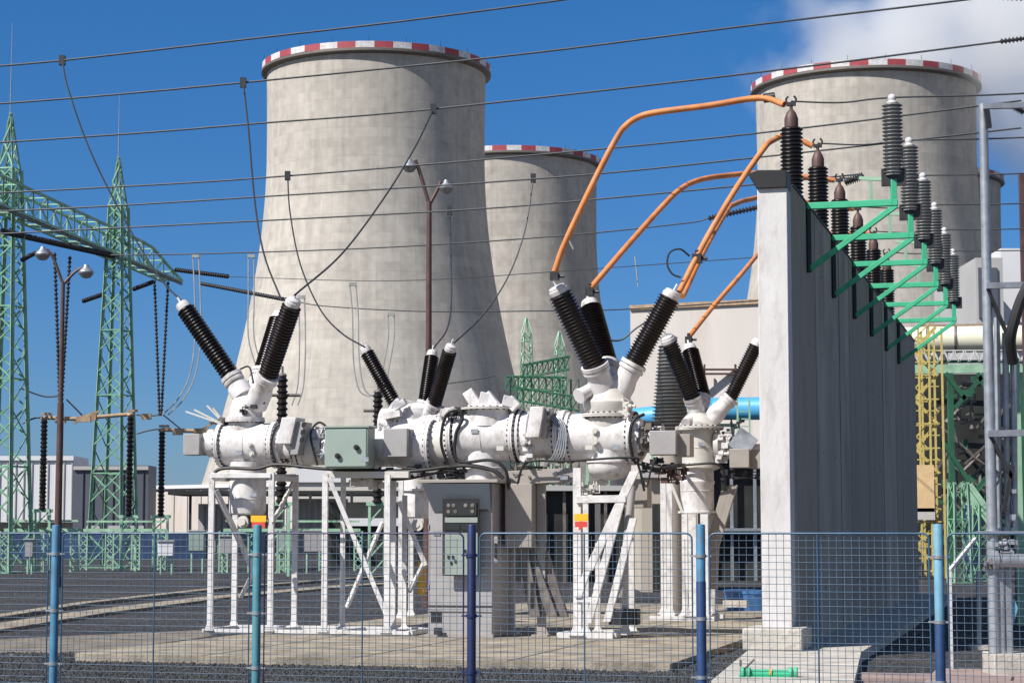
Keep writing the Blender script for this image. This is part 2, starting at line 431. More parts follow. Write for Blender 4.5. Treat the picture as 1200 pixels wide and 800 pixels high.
# concrete pad under the switchgear
P0 = gnd(785, 779, .1)                      # near right corner
def yard(p, r, i): return (p.x + BX.x * r + AX.x * i, p.y + BX.y * r + AX.y * i)
pad = [yard(P0, 0, 0), yard(P0, 0, 24), yard(P0, -8.3, 24), yard(P0, -9.3, 2.2), yard(P0, -9.4, 0.2), yard(P0, -9.2, 0)]
sheet('equipment_pad', pad, 0.12, M['concrete'], 0.14)
b = MB()
for k in (2.4, 4.8, 7.2): b.add([tuple(P0 - BX * (k + .02)) [:2] + (.124,), tuple(P0 - BX * (k - .02))[:2] + (.124,), tuple(P0 - BX * (k - .02) + AX * 24)[:2] + (.124,), tuple(P0 - BX * (k + .02) + AX * 24)[:2] + (.124,)], [(0, 1, 2, 3)])
structure('pad_joints', b, M['midsteel'], smooth=0)
# a ring of sandy ground left of the pad and thin concrete channel strips
sp = [gnd(-60, 752), gnd(60, 746), gnd(240, 738), gnd(250, 745), gnd(80, 768), gnd(-60, 778)]
sheet('sandy_path', [(p.x, p.y) for p in sp], 0.006, M['sand'])
def strip(name, pxs, wdt, z):
    pts = [gnd(*p) for p in pxs]; b = MB()
    for p, q in zip(pts, pts[1:]):
        d = (q - p).normalized(); n_ = Vector((-d.y, d.x, 0)) * wdt / 2
        b.add([p - n_ + UP * z, q - n_ + UP * z, q + n_ + UP * z, p + n_ + UP * z,
               p - n_, q - n_, q + n_, p + n_], [(0, 1, 2, 3), (0, 4, 5, 1), (3, 2, 6, 7)])
    structure(name, b, M['concrete'], smooth=0, origin=(0, 0, 0))
strip('cable_channel_edge', [(-60, 733), (0, 725), (100, 709), (250, 692), (400, 680), (505, 674)], 0.45, 0.09)
strip('cable_channel_edge', [(-60, 746), (0, 737), (100, 721), (250, 702), (400, 688), (505, 682)], 0.9, 0.07)
# mid yard strips right of the cabinet
strip('cable_channel_edge', [(740, 715), (835, 716), (900, 716)], 0.5, 0.10)
# wall footing
W0 = Vector((4.17, 32.5, 0))               # centre of the wall's near end
WL, WT, WH = 29.5, 0.47, 7.62
def wp(r, i, z=0.0): return W0 + BX * r + AX * i + UP * z
b = MB(); b.prism([tuple(wp(r, i)[:2]) for r, i in ((0.15, -7.3), (1.9, -7.3), (1.35, -.5), (1.3, WL), (-.7, WL), (-.7, 3.4))], -0.05, 0.16)
structure('wall_base_slab', b, M['footing'], smooth=0, origin=tuple(wp(0, 0)))
b = MB()
for i in range(15): b.ybox(wp(2.6 + 2.2 * (i % 4) + 1.1 * ((i // 4) % 2), -6.6 + (i // 4) * 1.1, 0.03), (2.16, 1.06, 0.1))
structure('paved_path', b, mat('pinkish_paving', (0.30, 0.22, 0.20), 0.9, var=0.25, scale=2, bump=0.5), smooth=0)

# loose stones in the foreground and around the pad
random.seed(3)
sm = MB()
def stone(c, r):
    vs = []
    for d in ((1, 0, 0), (-1, 0, 0), (0, 1, 0), (0, -1, 0), (0, 0, 1), (0, 0, -1)):
        k = r * random.uniform(0.6, 1.15); vs.append((c[0] + d[0] * k + random.uniform(-r, r) * .25, c[1] + d[1] * k + random.uniform(-r, r) * .25, c[2] + d[2] * k * .7))
    sm.add(vs, [(0, 2, 4), (2, 1, 4), (1, 3, 4), (3, 0, 4), (2, 0, 5), (1, 2, 5), (3, 1, 5), (0, 3, 5)])
cnt = 0
while cnt < 15000:
    y = random.uniform(25, 34); x = random.uniform(-y * .27, y * .27)
    dx, dy = x - P0.x, y - P0.y
    r_ = dx * BX.x + dy * BX.y; i_ = dx * AX.x + dy * AX.y
    if -9.5 < r_ < 0.0 and i_ > -0.05: continue
    dx, dy = x - W0.x, y - W0.y
    r2_ = dx * BX.x + dy * BX.y
    if r2_ > -.65 and (dx * AX.x + dy * AX.y) > (r2_ - .15) * -12.6 - 7.3: continue
    stone((x, y, 0.01), random.uniform(0.018, 0.05)); cnt += 1
sm.build('loose_gravel', M['stone'], smooth=0, kind='stuff', label='loose dark crushed stones in front of the concrete pad', cat='gravel', origin=(0, 0, 0))

# ------------------------------------------------------------------ cooling towers
def cooling_tower(px, D, label, seed, wide=1.0):
    base = at(px, 622, D); base.z = 0
    t = thing('cooling_tower', base, label, 'cooling tower', 'cooling towers of the power station')
    t.rotation_euler.z = 0
    zt, ztop, z0 = 97.5, 120.0, 7.5
    def rad(z):
        k = 0.15 if z < zt else 0.028 * 1.0
        return wide * math.sqrt(27.5 ** 2 + k * (z - zt) ** 2)
    prof = [(z0 + (ztop - z0) * i / 60, rad(z0 + (ztop - z0) * i / 60)) for i in range(61)]
    inner = [(z, r - 0.9) for z, r in reversed(prof)]
    b = MB(); b.lathe(base, UP, prof + inner, 128, cap=False); b.build('shell', M['tower'], t)
    b = MB(); rt = rad(ztop)
    b.lathe(base, UP, [(ztop - 1.8, rt), (ztop - 1.3, rt + 1.35), (ztop - 0.7, rt + 1.35), (ztop - 0.7, rt)], 128, cap=False)
    b.build('rim_gallery', M['midsteel'], t)
    b = MB(); n = 40; r1, r2 = rt + 1.22, rt + 1.10
    za, zb = ztop - 0.6, ztop + 0.95
    for i in range(n):
        a0 = 2 * math.pi * (i + seed) / n; b.mi = i % 2
        vs = []
        for q in range(4):
            a = a0 + 2 * math.pi / n * q / 3
            for r, z in ((r1, za), (r1, zb), (r2, zb), (r2, za)):
                vs.append(base + Vector((math.cos(a) * r, math.sin(a) * r, z)))
        fs = []
        for q in range(3):
            for c in range(4): fs.append((q * 4 + c, (q + 1) * 4 + c, (q + 1) * 4 + (c + 1) % 4, q * 4 + (c + 1) % 4))
        b.add(vs, fs)
    b.build('warning_band', [M['red'], M['bandwhite']], t)
    b = MB(); r = rad(z0); rb = rad(0) + 1.0
    for i in range(40):
        a = 2 * math.pi * i / 40
        top = base + Vector((math.cos(a) * r, math.sin(a) * r, z0 + .3))
        for s in (-1, 1):
            c = a + s * math.pi / 40
            b.tube(base + Vector((math.cos(c) * rb, math.sin(c) * rb, -.2)), top, 0.5, n=8)
    b.build('support_columns', M['tower'], t)
    b = MB()                        # ladder line and lightning rods
    for i in range(20):
        a = 2 * math.pi * i / 20
        p = base + Vector((math.cos(a) * r1, math.sin(a) * r1, zb)); b.tube(p, p + UP * 1.3, 0.05, n=4)
    b.build('lightning_rods', M['darksteel'], t)
    return t
cooling_tower(438, 520, 'largest cooling tower, lit pale on its left side, behind the left and middle bushings', 0.3, 1.015)
cooling_tower(599, 655, 'lower cooling tower partly hidden by the big one, in the centre of the photo', 0.7)
ct3 = cooling_tower(1022, 540, 'cooling tower with white steam over it, behind the tall concrete wall', 0.1, 1.05)
cooling_tower(1082, 690, 'cooling tower mostly hidden, only its right rim showing beside the grey pole', 0.5)

# steam plume
def plume():
    m = bpy.data.materials.new('steam'); m.use_nodes = True
    n = m.node_tree.nodes; l = m.node_tree.links
    n.remove(n['Principled BSDF']); out = n['Material Output']
    pv = n.new('ShaderNodeVolumePrincipled'); pv.inputs['Color'].default_value = (0.96, 0.965, 0.975, 1)
    pv.inputs['Anisotropy'].default_value = 0.1
    l.new(pv.outputs[0], out.inputs['Volume'])
    tc = n.new('ShaderNodeTexCoord')
    nz = n.new('ShaderNodeTexNoise'); nz.inputs['Scale'].default_value = 0.05; nz.inputs['Detail'].default_value = 6
    l.new(tc.outputs['Object'], nz.inputs['Vector'])
    prev = None
    for c, r in BL:
        d = n.new('ShaderNodeVectorMath'); d.operation = 'DISTANCE'; d.inputs[1].default_value = c
        l.new(tc.outputs['Object'], d.inputs[0])
        x = n.new('ShaderNodeMath'); x.operation = 'MULTIPLY_ADD'; x.inputs[1].default_value = -1.0 / r; x.inputs[2].default_value = 1.0
        l.new(d.outputs['Value'], x.inputs[0])
        if prev is None: prev = x.outputs[0]
        else:
            y = n.new('ShaderNodeMath'); y.operation = 'MAXIMUM'; l.new(prev, y.inputs[0]); l.new(x.outputs[0], y.inputs[1]); prev = y.outputs[0]
    ad = n.new('ShaderNodeMath'); ad.operation = 'MULTIPLY_ADD'; ad.inputs[1].default_value = 2.2; ad.inputs[2].default_value = -1.12
    l.new(nz.outputs['Fac'], ad.inputs[0])
    sm_ = n.new('ShaderNodeMath'); sm_.operation = 'ADD'; l.new(prev, sm_.inputs[0]); l.new(ad.outputs[0], sm_.inputs[1])
    mr = n.new('ShaderNodeMapRange'); mr.inputs[1].default_value = 0.0; mr.inputs[2].default_value = 0.45; mr.inputs[3].default_value = 0; mr.inputs[4].default_value = 0.035
    l.new(sm_.outputs[0], mr.inputs[0]); l.new(mr.outputs[0], pv.inputs['Density'])
    o0 = at(1022, 100, 540)
    b = MB()
    # one closed hull round the drifting puffs
    b.box(o0 + Vector((65, 0, 22)), (230, 100, 130))
    ob = b.build('steam_plume', m, smooth=0, kind='stuff', origin=tuple(o0), label='pale steam drifting right from the cooling tower behind the wall', cat='steam')
    return ob
BL = [((-2, 0, 2), 30), ((22, 0, 14), 38), ((64, 0, -16), 30), ((50, 4, 26), 48), ((90, 0, 34), 58), ((60, 0, 2), 38), ((125, 0, 26), 55)]
plume()

# ------------------------------------------------------------------ far buildings
def block(px0, px1, pyt, D, depth, m, name, label, cat='building', extra=None, zb=0.0, skew=0.0, group=None):
    p = at(px0, 622, D); q = at(px1, 622, D + skew); z = at(px0, pyt, D).z
    u = (q - p); u.z = 0; L = u.length; u.normalize(); n_ = Vector((-u.y, u.x, 0))
    root = thing(name, (p.x, p.y, 0), label, cat, group)
    b = MB(); b.box(Vector((p.x, p.y, 0)) + u * L / 2 + n_ * depth / 2 + UP * (z + zb) / 2, (L, depth, z - zb), u, n_, UP)
    b.build('walls', m, root, smooth=0)
    return root, Vector((p.x, p.y, 0)), u, n_, L, z
# left ribbed hall
def ribs(root, p, u, n_, L, z0, z1, step, m, wdt=0.25):
    b = MB(); k = step
    while k < L:
        b.box(p + u * k - n_ * 0.06 + UP * (z0 + z1) / 2, (wdt, 0.12, z1 - z0), u, n_, UP); k += step
    b.build('cladding_ribs', m, root, smooth=0)
def trim(root, name, p, u, n_, L, z, h, m, out=0.1, start=0):
    b = MB(); b.box(p + u * (start + L / 2) - n_ * (out / 2 + .01) + UP * (z + h / 2), (L, out, h), u, n_, UP); b.build(name, m, root, smooth=0)
r, p, u, n_, L, z = block(-30, 85, 534, 230, 8, M['whiteclad'], 'warehouse', 'pale ribbed warehouse behind the leftmost lattice mast')
ribs(r, p, u, n_, L, 3.2, z - .6, 0.9, M['paleclad'], 0.12)
trim(r, 'dark_plinth', p, u, n_, L, 0, 3.0, M['void']); trim(r, 'parapet', p, u, n_, L, z - .5, 0.5, M['whiteclad'], 0.25)
r, p, u, n_, L, z = block(85, 173, 545, 225, 5, M['darkclad'], 'warehouse', 'dark grey warehouse behind the full lattice tower')
ribs(r, p, u, n_, L, 0.2, z - .6, 1.1, M['darksteel'], 0.08)
trim(r, 'parapet', p, u, n_, L, z - .5, 0.4, M['paleclad'], 0.25)
for k in range(3): trim(r, 'door', p, u, n_, 1.5, 0, 2.6, M['paleclad'], 0.12, 1.5 + k * 2.4)
r, p, u, n_, L, z = block(173, 500, 569, 240, 12, M['plaster'], 'long_hall', 'long low pale hall behind the left switchgear', skew=-30)
ribs(r, p, u, n_, L, 0.2, z - .3, 2.4, M['paleclad'], 0.10)
trim(r, 'roof_edge', p, u, n_, L, z - .4, 0.4, M['whiteclad'], 0.3)
r, p, u, n_, L, z = block(345, 505, 546, 205, 12, M['cream'], 'storage_hall', 'pale storage hall with a grey roof band behind the grey green box')
trim(r, 'roof_band', p, u, n_, L, z - 1.6, 1.5, M['whiteclad'], 0.25)
# black canopy with grey containers underneath
root = thing('canopy_roof', at(222, 622, 180) * 1.0, 'black flat canopy over grey containers behind the left switchgear', 'canopy'); root.location.z = 0
b = MB(); p0 = at(222, 577, 180); p1 = at(520, 577, 170)
b.box((p0 + p1) / 2 + Vector((0, 4, 0)), ((p1 - p0).length, 8, 0.35)); b.build('roof', M['void'], root, smooth=0)
for k in range(7):
    q = p0.lerp(p1, (k + .05) / 6.2); b = MB(); b.bar((q.x, q.y - .5, 0), (q.x, q.y - .5, q.z), 0.22); b.build('post', M['darksteel'], root)
for k, (x0, x1, yt) in enumerate(((232, 330, 590), (345, 405, 584), (408, 470, 600))):
    r, p, u, n_, L, z = block(x0, x1, yt, 182 - k * 3, 2.4, M['paleclad'], 'container', ['grey container under the left end of the black canopy', 'grey ribbed container under the middle of the black canopy', 'low grey container under the right end of the black canopy'][k], 'container', group='containers under the canopy')
    ribs(r, p, u, n_, L, 0.2, z - .2, 0.5, M['boxgrey'], 0.15)

# pale factory block between the switchgear and the wall
r, p, u, n_, L, z = block(740, 960, 358, 150, 40, M['plaster'], 'factory_block', 'tall pale plastered factory block left of the concrete wall', skew=-6)
trim(r, 'parapet', p, u, n_, L, z - .35, 0.35, M['tan'], 0.18)
b = MB()
for yy in (436, 441): 
    q = at(815, yy, 149); b.box(Vector((q.x + 4, 146.5, q.z)), (12, 0.18, 0.14))
for k in range(5): b.box(Vector((at(822, 440, 149).x + k * 2.2, 146.6, at(822, 437, 149).z)), (0.12, 0.2, 0.9))
b.build('wall_pipes', M['rust'], r)
b = MB()
for k in range(6): b.box(p + u * (0.8 + k * 2.3) - n_ * 0.05 + UP * (5 + 0), (0.12, 0.1, 9), u, n_, UP)
b.build('downpipes', M['paleclad'], r)
b = MB()
for k in range(3): b.box(p + u * (4.5 + k * 3.4) - n_ * 0.08 + UP * 4.2, (2.0, 0.12, 1.6), u, n_, UP)
b.build('window', M['glass'], r, smooth=0)
# blue pipe
root = thing('blue_pipeline', (8, 95, 0), 'thick blue clad pipe on trestles behind the right switchgear', 'pipeline')
pts = [at(640, 500, 95), at(770, 488, 94), at(800, 480, 92), at(960, 478, 88)]
b = MB(); b.path(spline(pts, 8), 0.50, 20); b.build('pipe', M['sky_pipe'], root)
b = MB()
for px_ in (790, 830, 868, 905): 
    q = at(px_, 480, 91); b.lathe(q - Vector((.15, 0, 0)), (1, 0, 0), [(0, .56), (.3, .56)], 20)
b.build('pipe_clamps', M['sky_pipe'], root)
b = MB()
for px_ in (700, 775, 850, 925):
    q = at(px_, 498, 91)
    for dx in (-.5, .5): b.bar((q.x + dx * 1.5, q.y, 0), (q.x + dx * .6, q.y, q.z), 0.14)
    b.bar((q.x - .6, q.y, q.z), (q.x + .6, q.y, q.z), 0.14)
b.build('trestles', M['mint'], root)
root = thing('access_ladder', (at(872, 622, 88).x, 88, 0), 'short green ladder leaning on the blue pipe', 'ladder')
b = MB()
for px_ in (864, 878): q = at(px_, 467, 88); b.bar(q, (q.x + .05, q.y, 0.1), 0.07)
b.build('rail', M['mint'], root)
b = MB()
for k in range(22):
    zz = 0.4 + k * 0.32; q = at(864, 480, 88); b.bar((q.x, q.y, zz), (q.x + .52, q.y, zz), 0.045)
b.build('rungs', M['mint'], root)
# beige service house with a dark doorway, under the pipes
r, p, u, n_, L, z = block(752, 818, 556, 68, 4, M['beige'], 'service_house', 'small beige service house behind the right switchgear')
trim(r, 'roof_slab', p, u, n_, L, z - .1, 0.3, M['paleclad'], 0.3)
trim(r, 'doorway', p, u, n_, 0.8, 0, 2.9, M['void'], 0.03, 0.35)
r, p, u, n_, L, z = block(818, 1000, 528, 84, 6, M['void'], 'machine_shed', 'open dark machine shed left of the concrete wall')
b = MB()
for k in range(7): b.box(p + u * (0.4 + k * 0.95) - n_ * 0.3 + UP * z / 2, (0.12, 0.12, z), u, n_, UP)
b.build('posts', M['galv'], r, smooth=0)
trim(r, 'cross_rail', p, u, n_, L, 2.0, 0.12, M['galv'], 0.7); trim(r, 'roof_edge', p, u, n_, L, z, 0.25, M['midsteel'], 0.8)
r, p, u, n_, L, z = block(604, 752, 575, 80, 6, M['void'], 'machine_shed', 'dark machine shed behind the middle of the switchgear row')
b = MB()
for k in range(7): b.box(p + u * (0.3 + k * 0.8) - n_ * 0.2 + UP * z / 2, (0.12, 0.1, z), u, n_, UP)
b.build('posts', M['midsteel'], r, smooth=0)
trim(r, 'roof_edge', p, u, n_, L, z, 0.2, M['paleclad'], 0.5)
# grey fan-cone insulator behind the right switchgear
def cone_post(px_, py0, py1, D, r0, r1, n, m, label, name='ribbed_bushing', cat='insulator'):
    a_ = at(px_, py1, D); t_ = at(px_ - 3, py0, D)
    root = thing(name, (a_.x, a_.y, 0), label, cat)
    b = MB(); L = (t_ - a_).length; prof = []
    for i in range(n):
        f = i / n; rr = r0 + (r1 - r0) * f; dt = L / n
        prof += [(f * L, rr * .82), (f * L + dt * .35, rr), (f * L + dt * .6, rr * .82)]
    b.lathe(a_, t_ - a_, prof, 24); b.build('sheds', m, root)
    b = MB(); b.lathe(t_, t_ - a_, [(0, r1 * .7), (.15, r1 * .8), (.25, 0.05)], 20); b.build('cap', M['galv'], root)
    b = MB(); b.lathe((a_.x, a_.y, 0), UP, [(0, .28), (a_.z, .28)], 16); b.build('pedestal', M['boxside'], root)
cone_post(787, 403, 503, 48, 0.50, 0.26, 24, M['greyporc'], 'grey conical ribbed bushing between the two right groups of black bushings')

# ------------------------------------------------------------------ lattice masts and portal beam
def lattice(b, base, w0, w1, z0, z1, n, bw, yaw, members='x'):
    c, s = math.cos(yaw), math.sin(yaw)
    def cp(k, z):
        f = (z - z0) / (z1 - z0); h = (w0 + (w1 - w0) * f) / 2
        x, y = ((-h, -h), (h, -h), (h, h), (-h, h))[k % 4]
        return Vector((base[0] + x * c - y * s, base[1] + x * s + y * c, z))
    # panel heights shrink upwards
    q = (max(w1, w0 * .3) / w0) ** (1.0 / n); hs_ = [q ** i for i in range(n)]; S = sum(hs_); zs = [z0]
    for h in hs_: zs.append(zs[-1] + h / S * (z1 - z0))
    for i in range(n):
        for k in range(4):
            b.angle(cp(k, zs[i]), cp(k + 1, zs[i + 1]), bw)
            if members == 'x' and i % 2 == 0: b.angle(cp(k + 1, zs[i]), cp(k, zs[i + 1]), bw)
            if i % 3 == 0: b.angle(cp(k, zs[i]), cp(k + 1, zs[i]), bw)
    return cp
def mast(px_, D, wbase, ztop, label, mm, zbase=0.0, n=16, rod=3.5, legw=0.17):
    base = at(px_, 622, D); base.z = 0
    t = thing('lattice_mast', base, label, 'lattice tower', 'green lattice masts of the portal')
    zs = ztop - 2.8; yaw = -R_(15); wtop = 0.75
    b = MB(); cp = lattice(b, base, wbase, wtop, zbase, zs, n, 0.07, yaw); b.build('bracing', M['midgreen'], t, smooth=0)
    for k in range(4):
        b = MB(); b.angle(cp(k, zbase), cp(k, zs), legw, 0.03); b.build('leg', mm, t, smooth=0)
    b = MB(); lattice(b, base, wtop, 0.08, zs, ztop, 3, 0.06, yaw)
    for k in range(4): b.angle(cp(k, zs), (base.x, base.y, ztop), 0.08)
    b.build('peak', mm, t, smooth=0)
    b = MB(); b.tube((base.x, base.y, ztop), (base.x, base.y, ztop + rod), 0.035, 0.015, n=5); b.build('lightning_rod', M['galv'], t)
    return base
TA = mast(1, 99, 2.1, 22.4, 'green lattice mast cut by the left edge of the photo', M['mint'], n=17, rod=4.5)
TB = mast(131, 113, 2.05, 22.8, 'green lattice tower standing whole in front of the dark warehouse', M['mint'], n=17, rod=3.5)
# portal beam
bm0 = at(-30, 262, 94); bm1 = at(203, 326, 126)
bm0.z = 17.3; bm1.z = 17.3
d = (bm1 - bm0); Lb = d.length; d.normalize(); sd = Vector((d.y, -d.x, 0))
root = thing('portal_beam', (bm0.x, bm0.y, 17.3), 'long green truss beam carried by the two left lattice masts', 'truss beam')
b = MB(); nseg = 16; 
ch = []
for i in range(nseg + 1):
    f = i / nseg; h = 1.35 * (1 if f < .8 else max(0.05, (1 - f) / .2)); q = bm0 + d * Lb * f
    ch.append((q - sd * .55, q + sd * .55, q + sd * .55 + UP * h, q - sd * .55 + UP * h))
for i in range(nseg):
    for k in range(4):
        b.angle(ch[i][k], ch[i + 1][k], 0.13)
        b.angle(ch[i][k], ch[i + 1][(k + 1) % 4], 0.07)
        b.angle(ch[i][k], ch[i][(k + 1) % 4], 0.07)
b.build('truss', M['mint'], root, smooth=0)
b = MB()
for i in range(nseg): b.bar(ch[i][1] + UP * -.1, ch[i + 1][1] + UP * -.1, 0.10)
b.build('walkway_rail', M['midsteel'], root, smooth=0)

def string_insulator(b, p, q, r, n):
    p = Vector(p); q = Vector(q); L = (q - p).length
    b.lathe(p, q - p, sheds(L, r, n, .5), 12)
def hung(name, segs, label, group=None, cat='insulator', mm='darksteel', r=0.09):
    o = thing(name, tuple(Vector(segs[0][0])), label, cat, group)
    for p, q, n in segs:
        b = MB(); string_insulator(b, p, q, r, n); b.build('insulator_string', M[mm], o)
    return o
TBm = None
j = at(70, 470, 106)
hung('suspension_insulator', [(at(64, 296, 106), j, 34), (at(82, 300, 106), j + Vector((.1, 0, 0)), 34)], 'long brown V shaped suspension insulator beside the left lamp post', 'V shaped suspension insulators', r=0.11)
j = at(187, 487, 121)
hung('suspension_insulator', [(at(181, 328, 121), j, 34), (at(197, 330, 121), j + Vector((.1, 0, 0)), 34)], 'long dark V shaped suspension insulator right of the full lattice tower', 'V shaped suspension insulators', r=0.11)
hung('strain_insulator', [(at(205, 316, 124), at(268, 324, 121), 24)], 'upper dark strain insulator string at the tip of the green beam', 'strain insulators on the portal', r=0.14)
hung('strain_insulator', [(at(235, 332, 110), at(345, 353, 100), 40)], 'lower long dark strain insulator string in front of the big cooling tower', 'strain insulators on the portal', r=0.11)
hung('strain_insulator', [(at(156, 339, 118), at(180, 330, 117), 12)], 'short dark strain insulator string right of the full lattice tower, under the beam', 'strain insulators on the portal', r=0.14)
hung('strain_insulator', [(at(97, 353, 118), at(120, 345, 117), 12)], 'short dark strain insulator string left of the full lattice tower, under the beam', 'strain insulators on the portal', r=0.14)
hung('strain_insulator', [(at(2, 271, 97), at(133, 300, 112), 60)], 'very long dark strain insulator string along the underside of the green beam', 'strain insulators on the portal', r=0.16)
hung('strain_insulator', [(at(25, 305, 97), at(42, 296, 98), 9)], 'short dark strain insulator string left of the left lamp post', 'strain insulators on the portal', r=0.12)

# small far green portals between the two front groups
def small_mast(px_, D, pyt, label):
    base = at(px_, 622, D); base.z = 0; zt = at(px_, pyt, D).z
    t = thing('lattice_mast', base, label, 'lattice tower', 'far green lattice masts')
    b = MB(); cp = lattice(b, base, 2.4, 0.7, 0, zt - 1.5, 13, 0.08, 0.3); b.build('bracing', M['mint'], t, smooth=0)
    for k in range(4): b = MB(); b.angle(cp(k, 0), cp(k, zt - 1.5), 0.12, 0.04); b.build('leg', M['mint'], t, smooth=0)
    b = MB(); [b.angle(cp(k, zt - 1.5), (base.x, base.y, zt), 0.12) for k in range(4)]; b.build('peak', M['mint'], t, smooth=0)
small_mast(617, 200, 372, 'far green lattice mast in front of the lower cooling tower, left one of two')
small_mast(656, 205, 388, 'far green lattice mast in front of the lower cooling tower, right one of two')
root = thing('portal_frame', (at(636, 622, 198).x, 198, 0), 'dark green truss portal in the gap between the switchgear groups', 'truss frame')
for yy, dd, wd in ((430, 198, 2.0), (447, 194, 2.0), (463, 190, 1.6)):
    b = MB(); A_ = at({430: 612, 447: 592, 463: 604}[yy], yy + 12 - (yy - 430) * .2, dd); B_ = at({430: 668, 447: 664, 463: 679}[yy], yy + {430: 2, 447: 10, 463: 18}[yy], dd - 6); nn = 9
    for i in range(nn):
        p = A_.lerp(B_, i / nn); q = A_.lerp(B_, (i + 1) / nn)
        for o_ in (Vector((0, 0, 0)), Vector((0, 0, 1.2)), Vector((0, wd, 0)), Vector((0, wd, 1.2))): b.angle(p + o_, q + o_, 0.10)
        b.angle(p, q + UP * 1.2, 0.08); b.angle(p + UP * 1.2, q, 0.08); b.angle(p, p + Vector((0, wd, 1.2)), 0.10); b.angle(p + UP * 1.2, q + Vector((0, wd, 1.2)), 0.1)
    b.build('truss', M['fargreen'], root, smooth=0)
for px_ in (602, 618, 636, 652, 664, 674):
    b = MB(); q = at(px_, 622, 192); q2 = at(px_, 444, 192)
    for dx in (-.35, .35): b.angle((q.x + dx, q.y, 0), (q.x + dx, q.y, q2.z), 0.09)
    for k in range(10): b.angle((q.x - .35, q.y, k * q2.z / 10), (q.x + .35, q.y, (k + 1) * q2.z / 10), 0.06)
    b.build('leg', M['fargreen'], root, smooth=0)

# ------------------------------------------------------------------ disconnectors on posts
def disc_post(px_, pyt, pyb, D, label, arm=None, r=0.18, thin=False):
    t_ = at(px_, pyt, D); zb = at(px_, pyb, D).z
    root = thing('disconnector', (t_.x, t_.y, 0), label, 'disconnector', 'disconnectors of the left yard')
    b = MB(); b.lathe((t_.x, t_.y, zb), UP, sheds(t_.z - zb, r, 22, .72), 14); b.build('insulator', M['porcelain'], root)
    b = MB()
    for dx in (-.35, .35):
        b.bar((t_.x + dx, t_.y, 0), (t_.x + dx, t_.y, zb), 0.12)
    b.bar((t_.x - .5, t_.y, zb), (t_.x + .5, t_.y, zb), 0.16)
    for k in range(4): b.bar((t_.x - .35, t_.y, zb * k / 4), (t_.x + .35, t_.y, zb * (k + 1) / 4), 0.06)
    b.build('stand', M['mint'], root, smooth=0)
    b = MB(); b.ball(t_ + UP * .08, .2, squash=.6)
    if thin:
        e_ = at(arm[0], arm[1], D); e2 = at(2 * px_ - arm[0], arm[1], D); b.tube(e2, e_, .07); b.tube(e2.lerp(e_, .5) - Vector((0, 0, .1)), t_ + UP * .5, .05); b.build('contact_arm', M['midsteel'], root); return t_
    if arm:
        e_ = at(arm[0], arm[1], D); b.tube(t_ + UP * .12, e_, 0.10); b.box(t_ + Vector((.8, 0, .0)), (.5, .2, .3)); b.box(t_ + Vector((.1, 0, .3)), (.5, .15, .12)); b.box(e_, (.7, .25, .28)); b.bar(e_ - Vector((.5, 0, .2)), e_ + Vector((.5, 0, .35)), .1)
    b.build('contact_arm', M['tan'], root)
    return t_
disc_post(52, 492, 598, 100, 'dark post disconnector at the foot of the left lamp post, far left', (98, 491))
disc_post(153, 488, 605, 104, 'dark post disconnector seen through the full lattice tower', (105, 489))
disc_post(190, 506, 605, 104, 'dark post disconnector between the full lattice tower and the left switchgear', (236, 505))
disc_post(331, 442, 590, 92, 'dark post disconnector right behind the left pair of black bushings', (352, 463), r=.26, thin=True)
disc_post(443, 461, 590, 92, 'dark post disconnector behind the grey green box', (426, 481), r=.24, thin=True)

# green low frames and grey boxes at the far side of the gravel
def lowframe(px0, px1, D, label):
    p = at(px0, 622, D); q = at(px1, 622, D)
    root = thing('equipment_stand', ((p.x + q.x) / 2, D, 0), label, 'steel stand', 'green steel stands across the gravel yard')
    b = MB(); b.bar((p.x, D, 2.05), (q.x, D, 2.05), 0.16); b.bar((p.x, D + 1.4, 2.05), (q.x, D + 1.4, 2.05), 0.16)
    b.bar((p.x, D + .7, 2.5), (q.x, D + .7, 2.5), 0.1); b.build('beam', M['mint'], root, smooth=0)
    n = max(2, round((q.x - p.x) / 1.6))
    for i in range(n + 1):
        x = p.x + (q.x - p.x) * i / n; b = MB()
        for dx in (-.2, .2): b.bar((x + dx, D, 0), (x + dx, D, 2.0), 0.07)
        for k in range(5): b.bar((x - .2, D, k * .4), (x + .2, D, k * .4 + .4), 0.045); b.bar((x + .2, D, k * .4), (x - .2, D, k * .4 + .4), 0.045)
        b.build('leg', M['mint'], root, smooth=0)
lowframe(5, 88, 100, 'green steel stand behind the fence at the far left')
lowframe(98, 190, 106, 'green steel stand under the full lattice tower')
lowframe(262, 330, 100, 'green steel stand behind the legs of the left switchgear')
lowframe(338, 420, 104, 'green steel stand behind the crossed braces')
def smallbox(px0, px1, py0, py1, D, m, label):
    p = at(px0, py1, D); q = at(px1, py0, D)
    root = thing('junction_box', ((p.x + q.x) / 2, D, 0), label, 'junction box', 'junction boxes across the gravel yard')
    b = MB(); b.box(((p.x + q.x) / 2, D, (p.z + q.z) / 2), (q.x - p.x, .5, q.z - p.z)); b.build('housing', m, root, bevel=.02)
    b = MB(); b.box(((p.x + q.x) / 2, D - .02, q.z + .03), (q.x - p.x + .12, .6, .05)); b.build('lid', M['paleclad'], root)
    b = MB(); [b.bar((x, D, 0), (x, D, p.z), .07) for x in (p.x + .1, q.x - .1)]; b.build('legs', M['mint'], root)
smallbox(186, 204, 634, 651, 96, M['whiteclad'], 'white junction box by the first gap right of the left fence post')
smallbox(222, 240, 622, 645, 98, M['boxgreen'], 'grey green junction box left of the left switchgear legs')
smallbox(258, 278, 628, 648, 98, M['boxgrey'], 'grey junction box behind the leftmost switchgear legs')
smallbox(325, 348, 622, 646, 97, M['boxgreen'], 'grey green junction box right of the teal fence post')
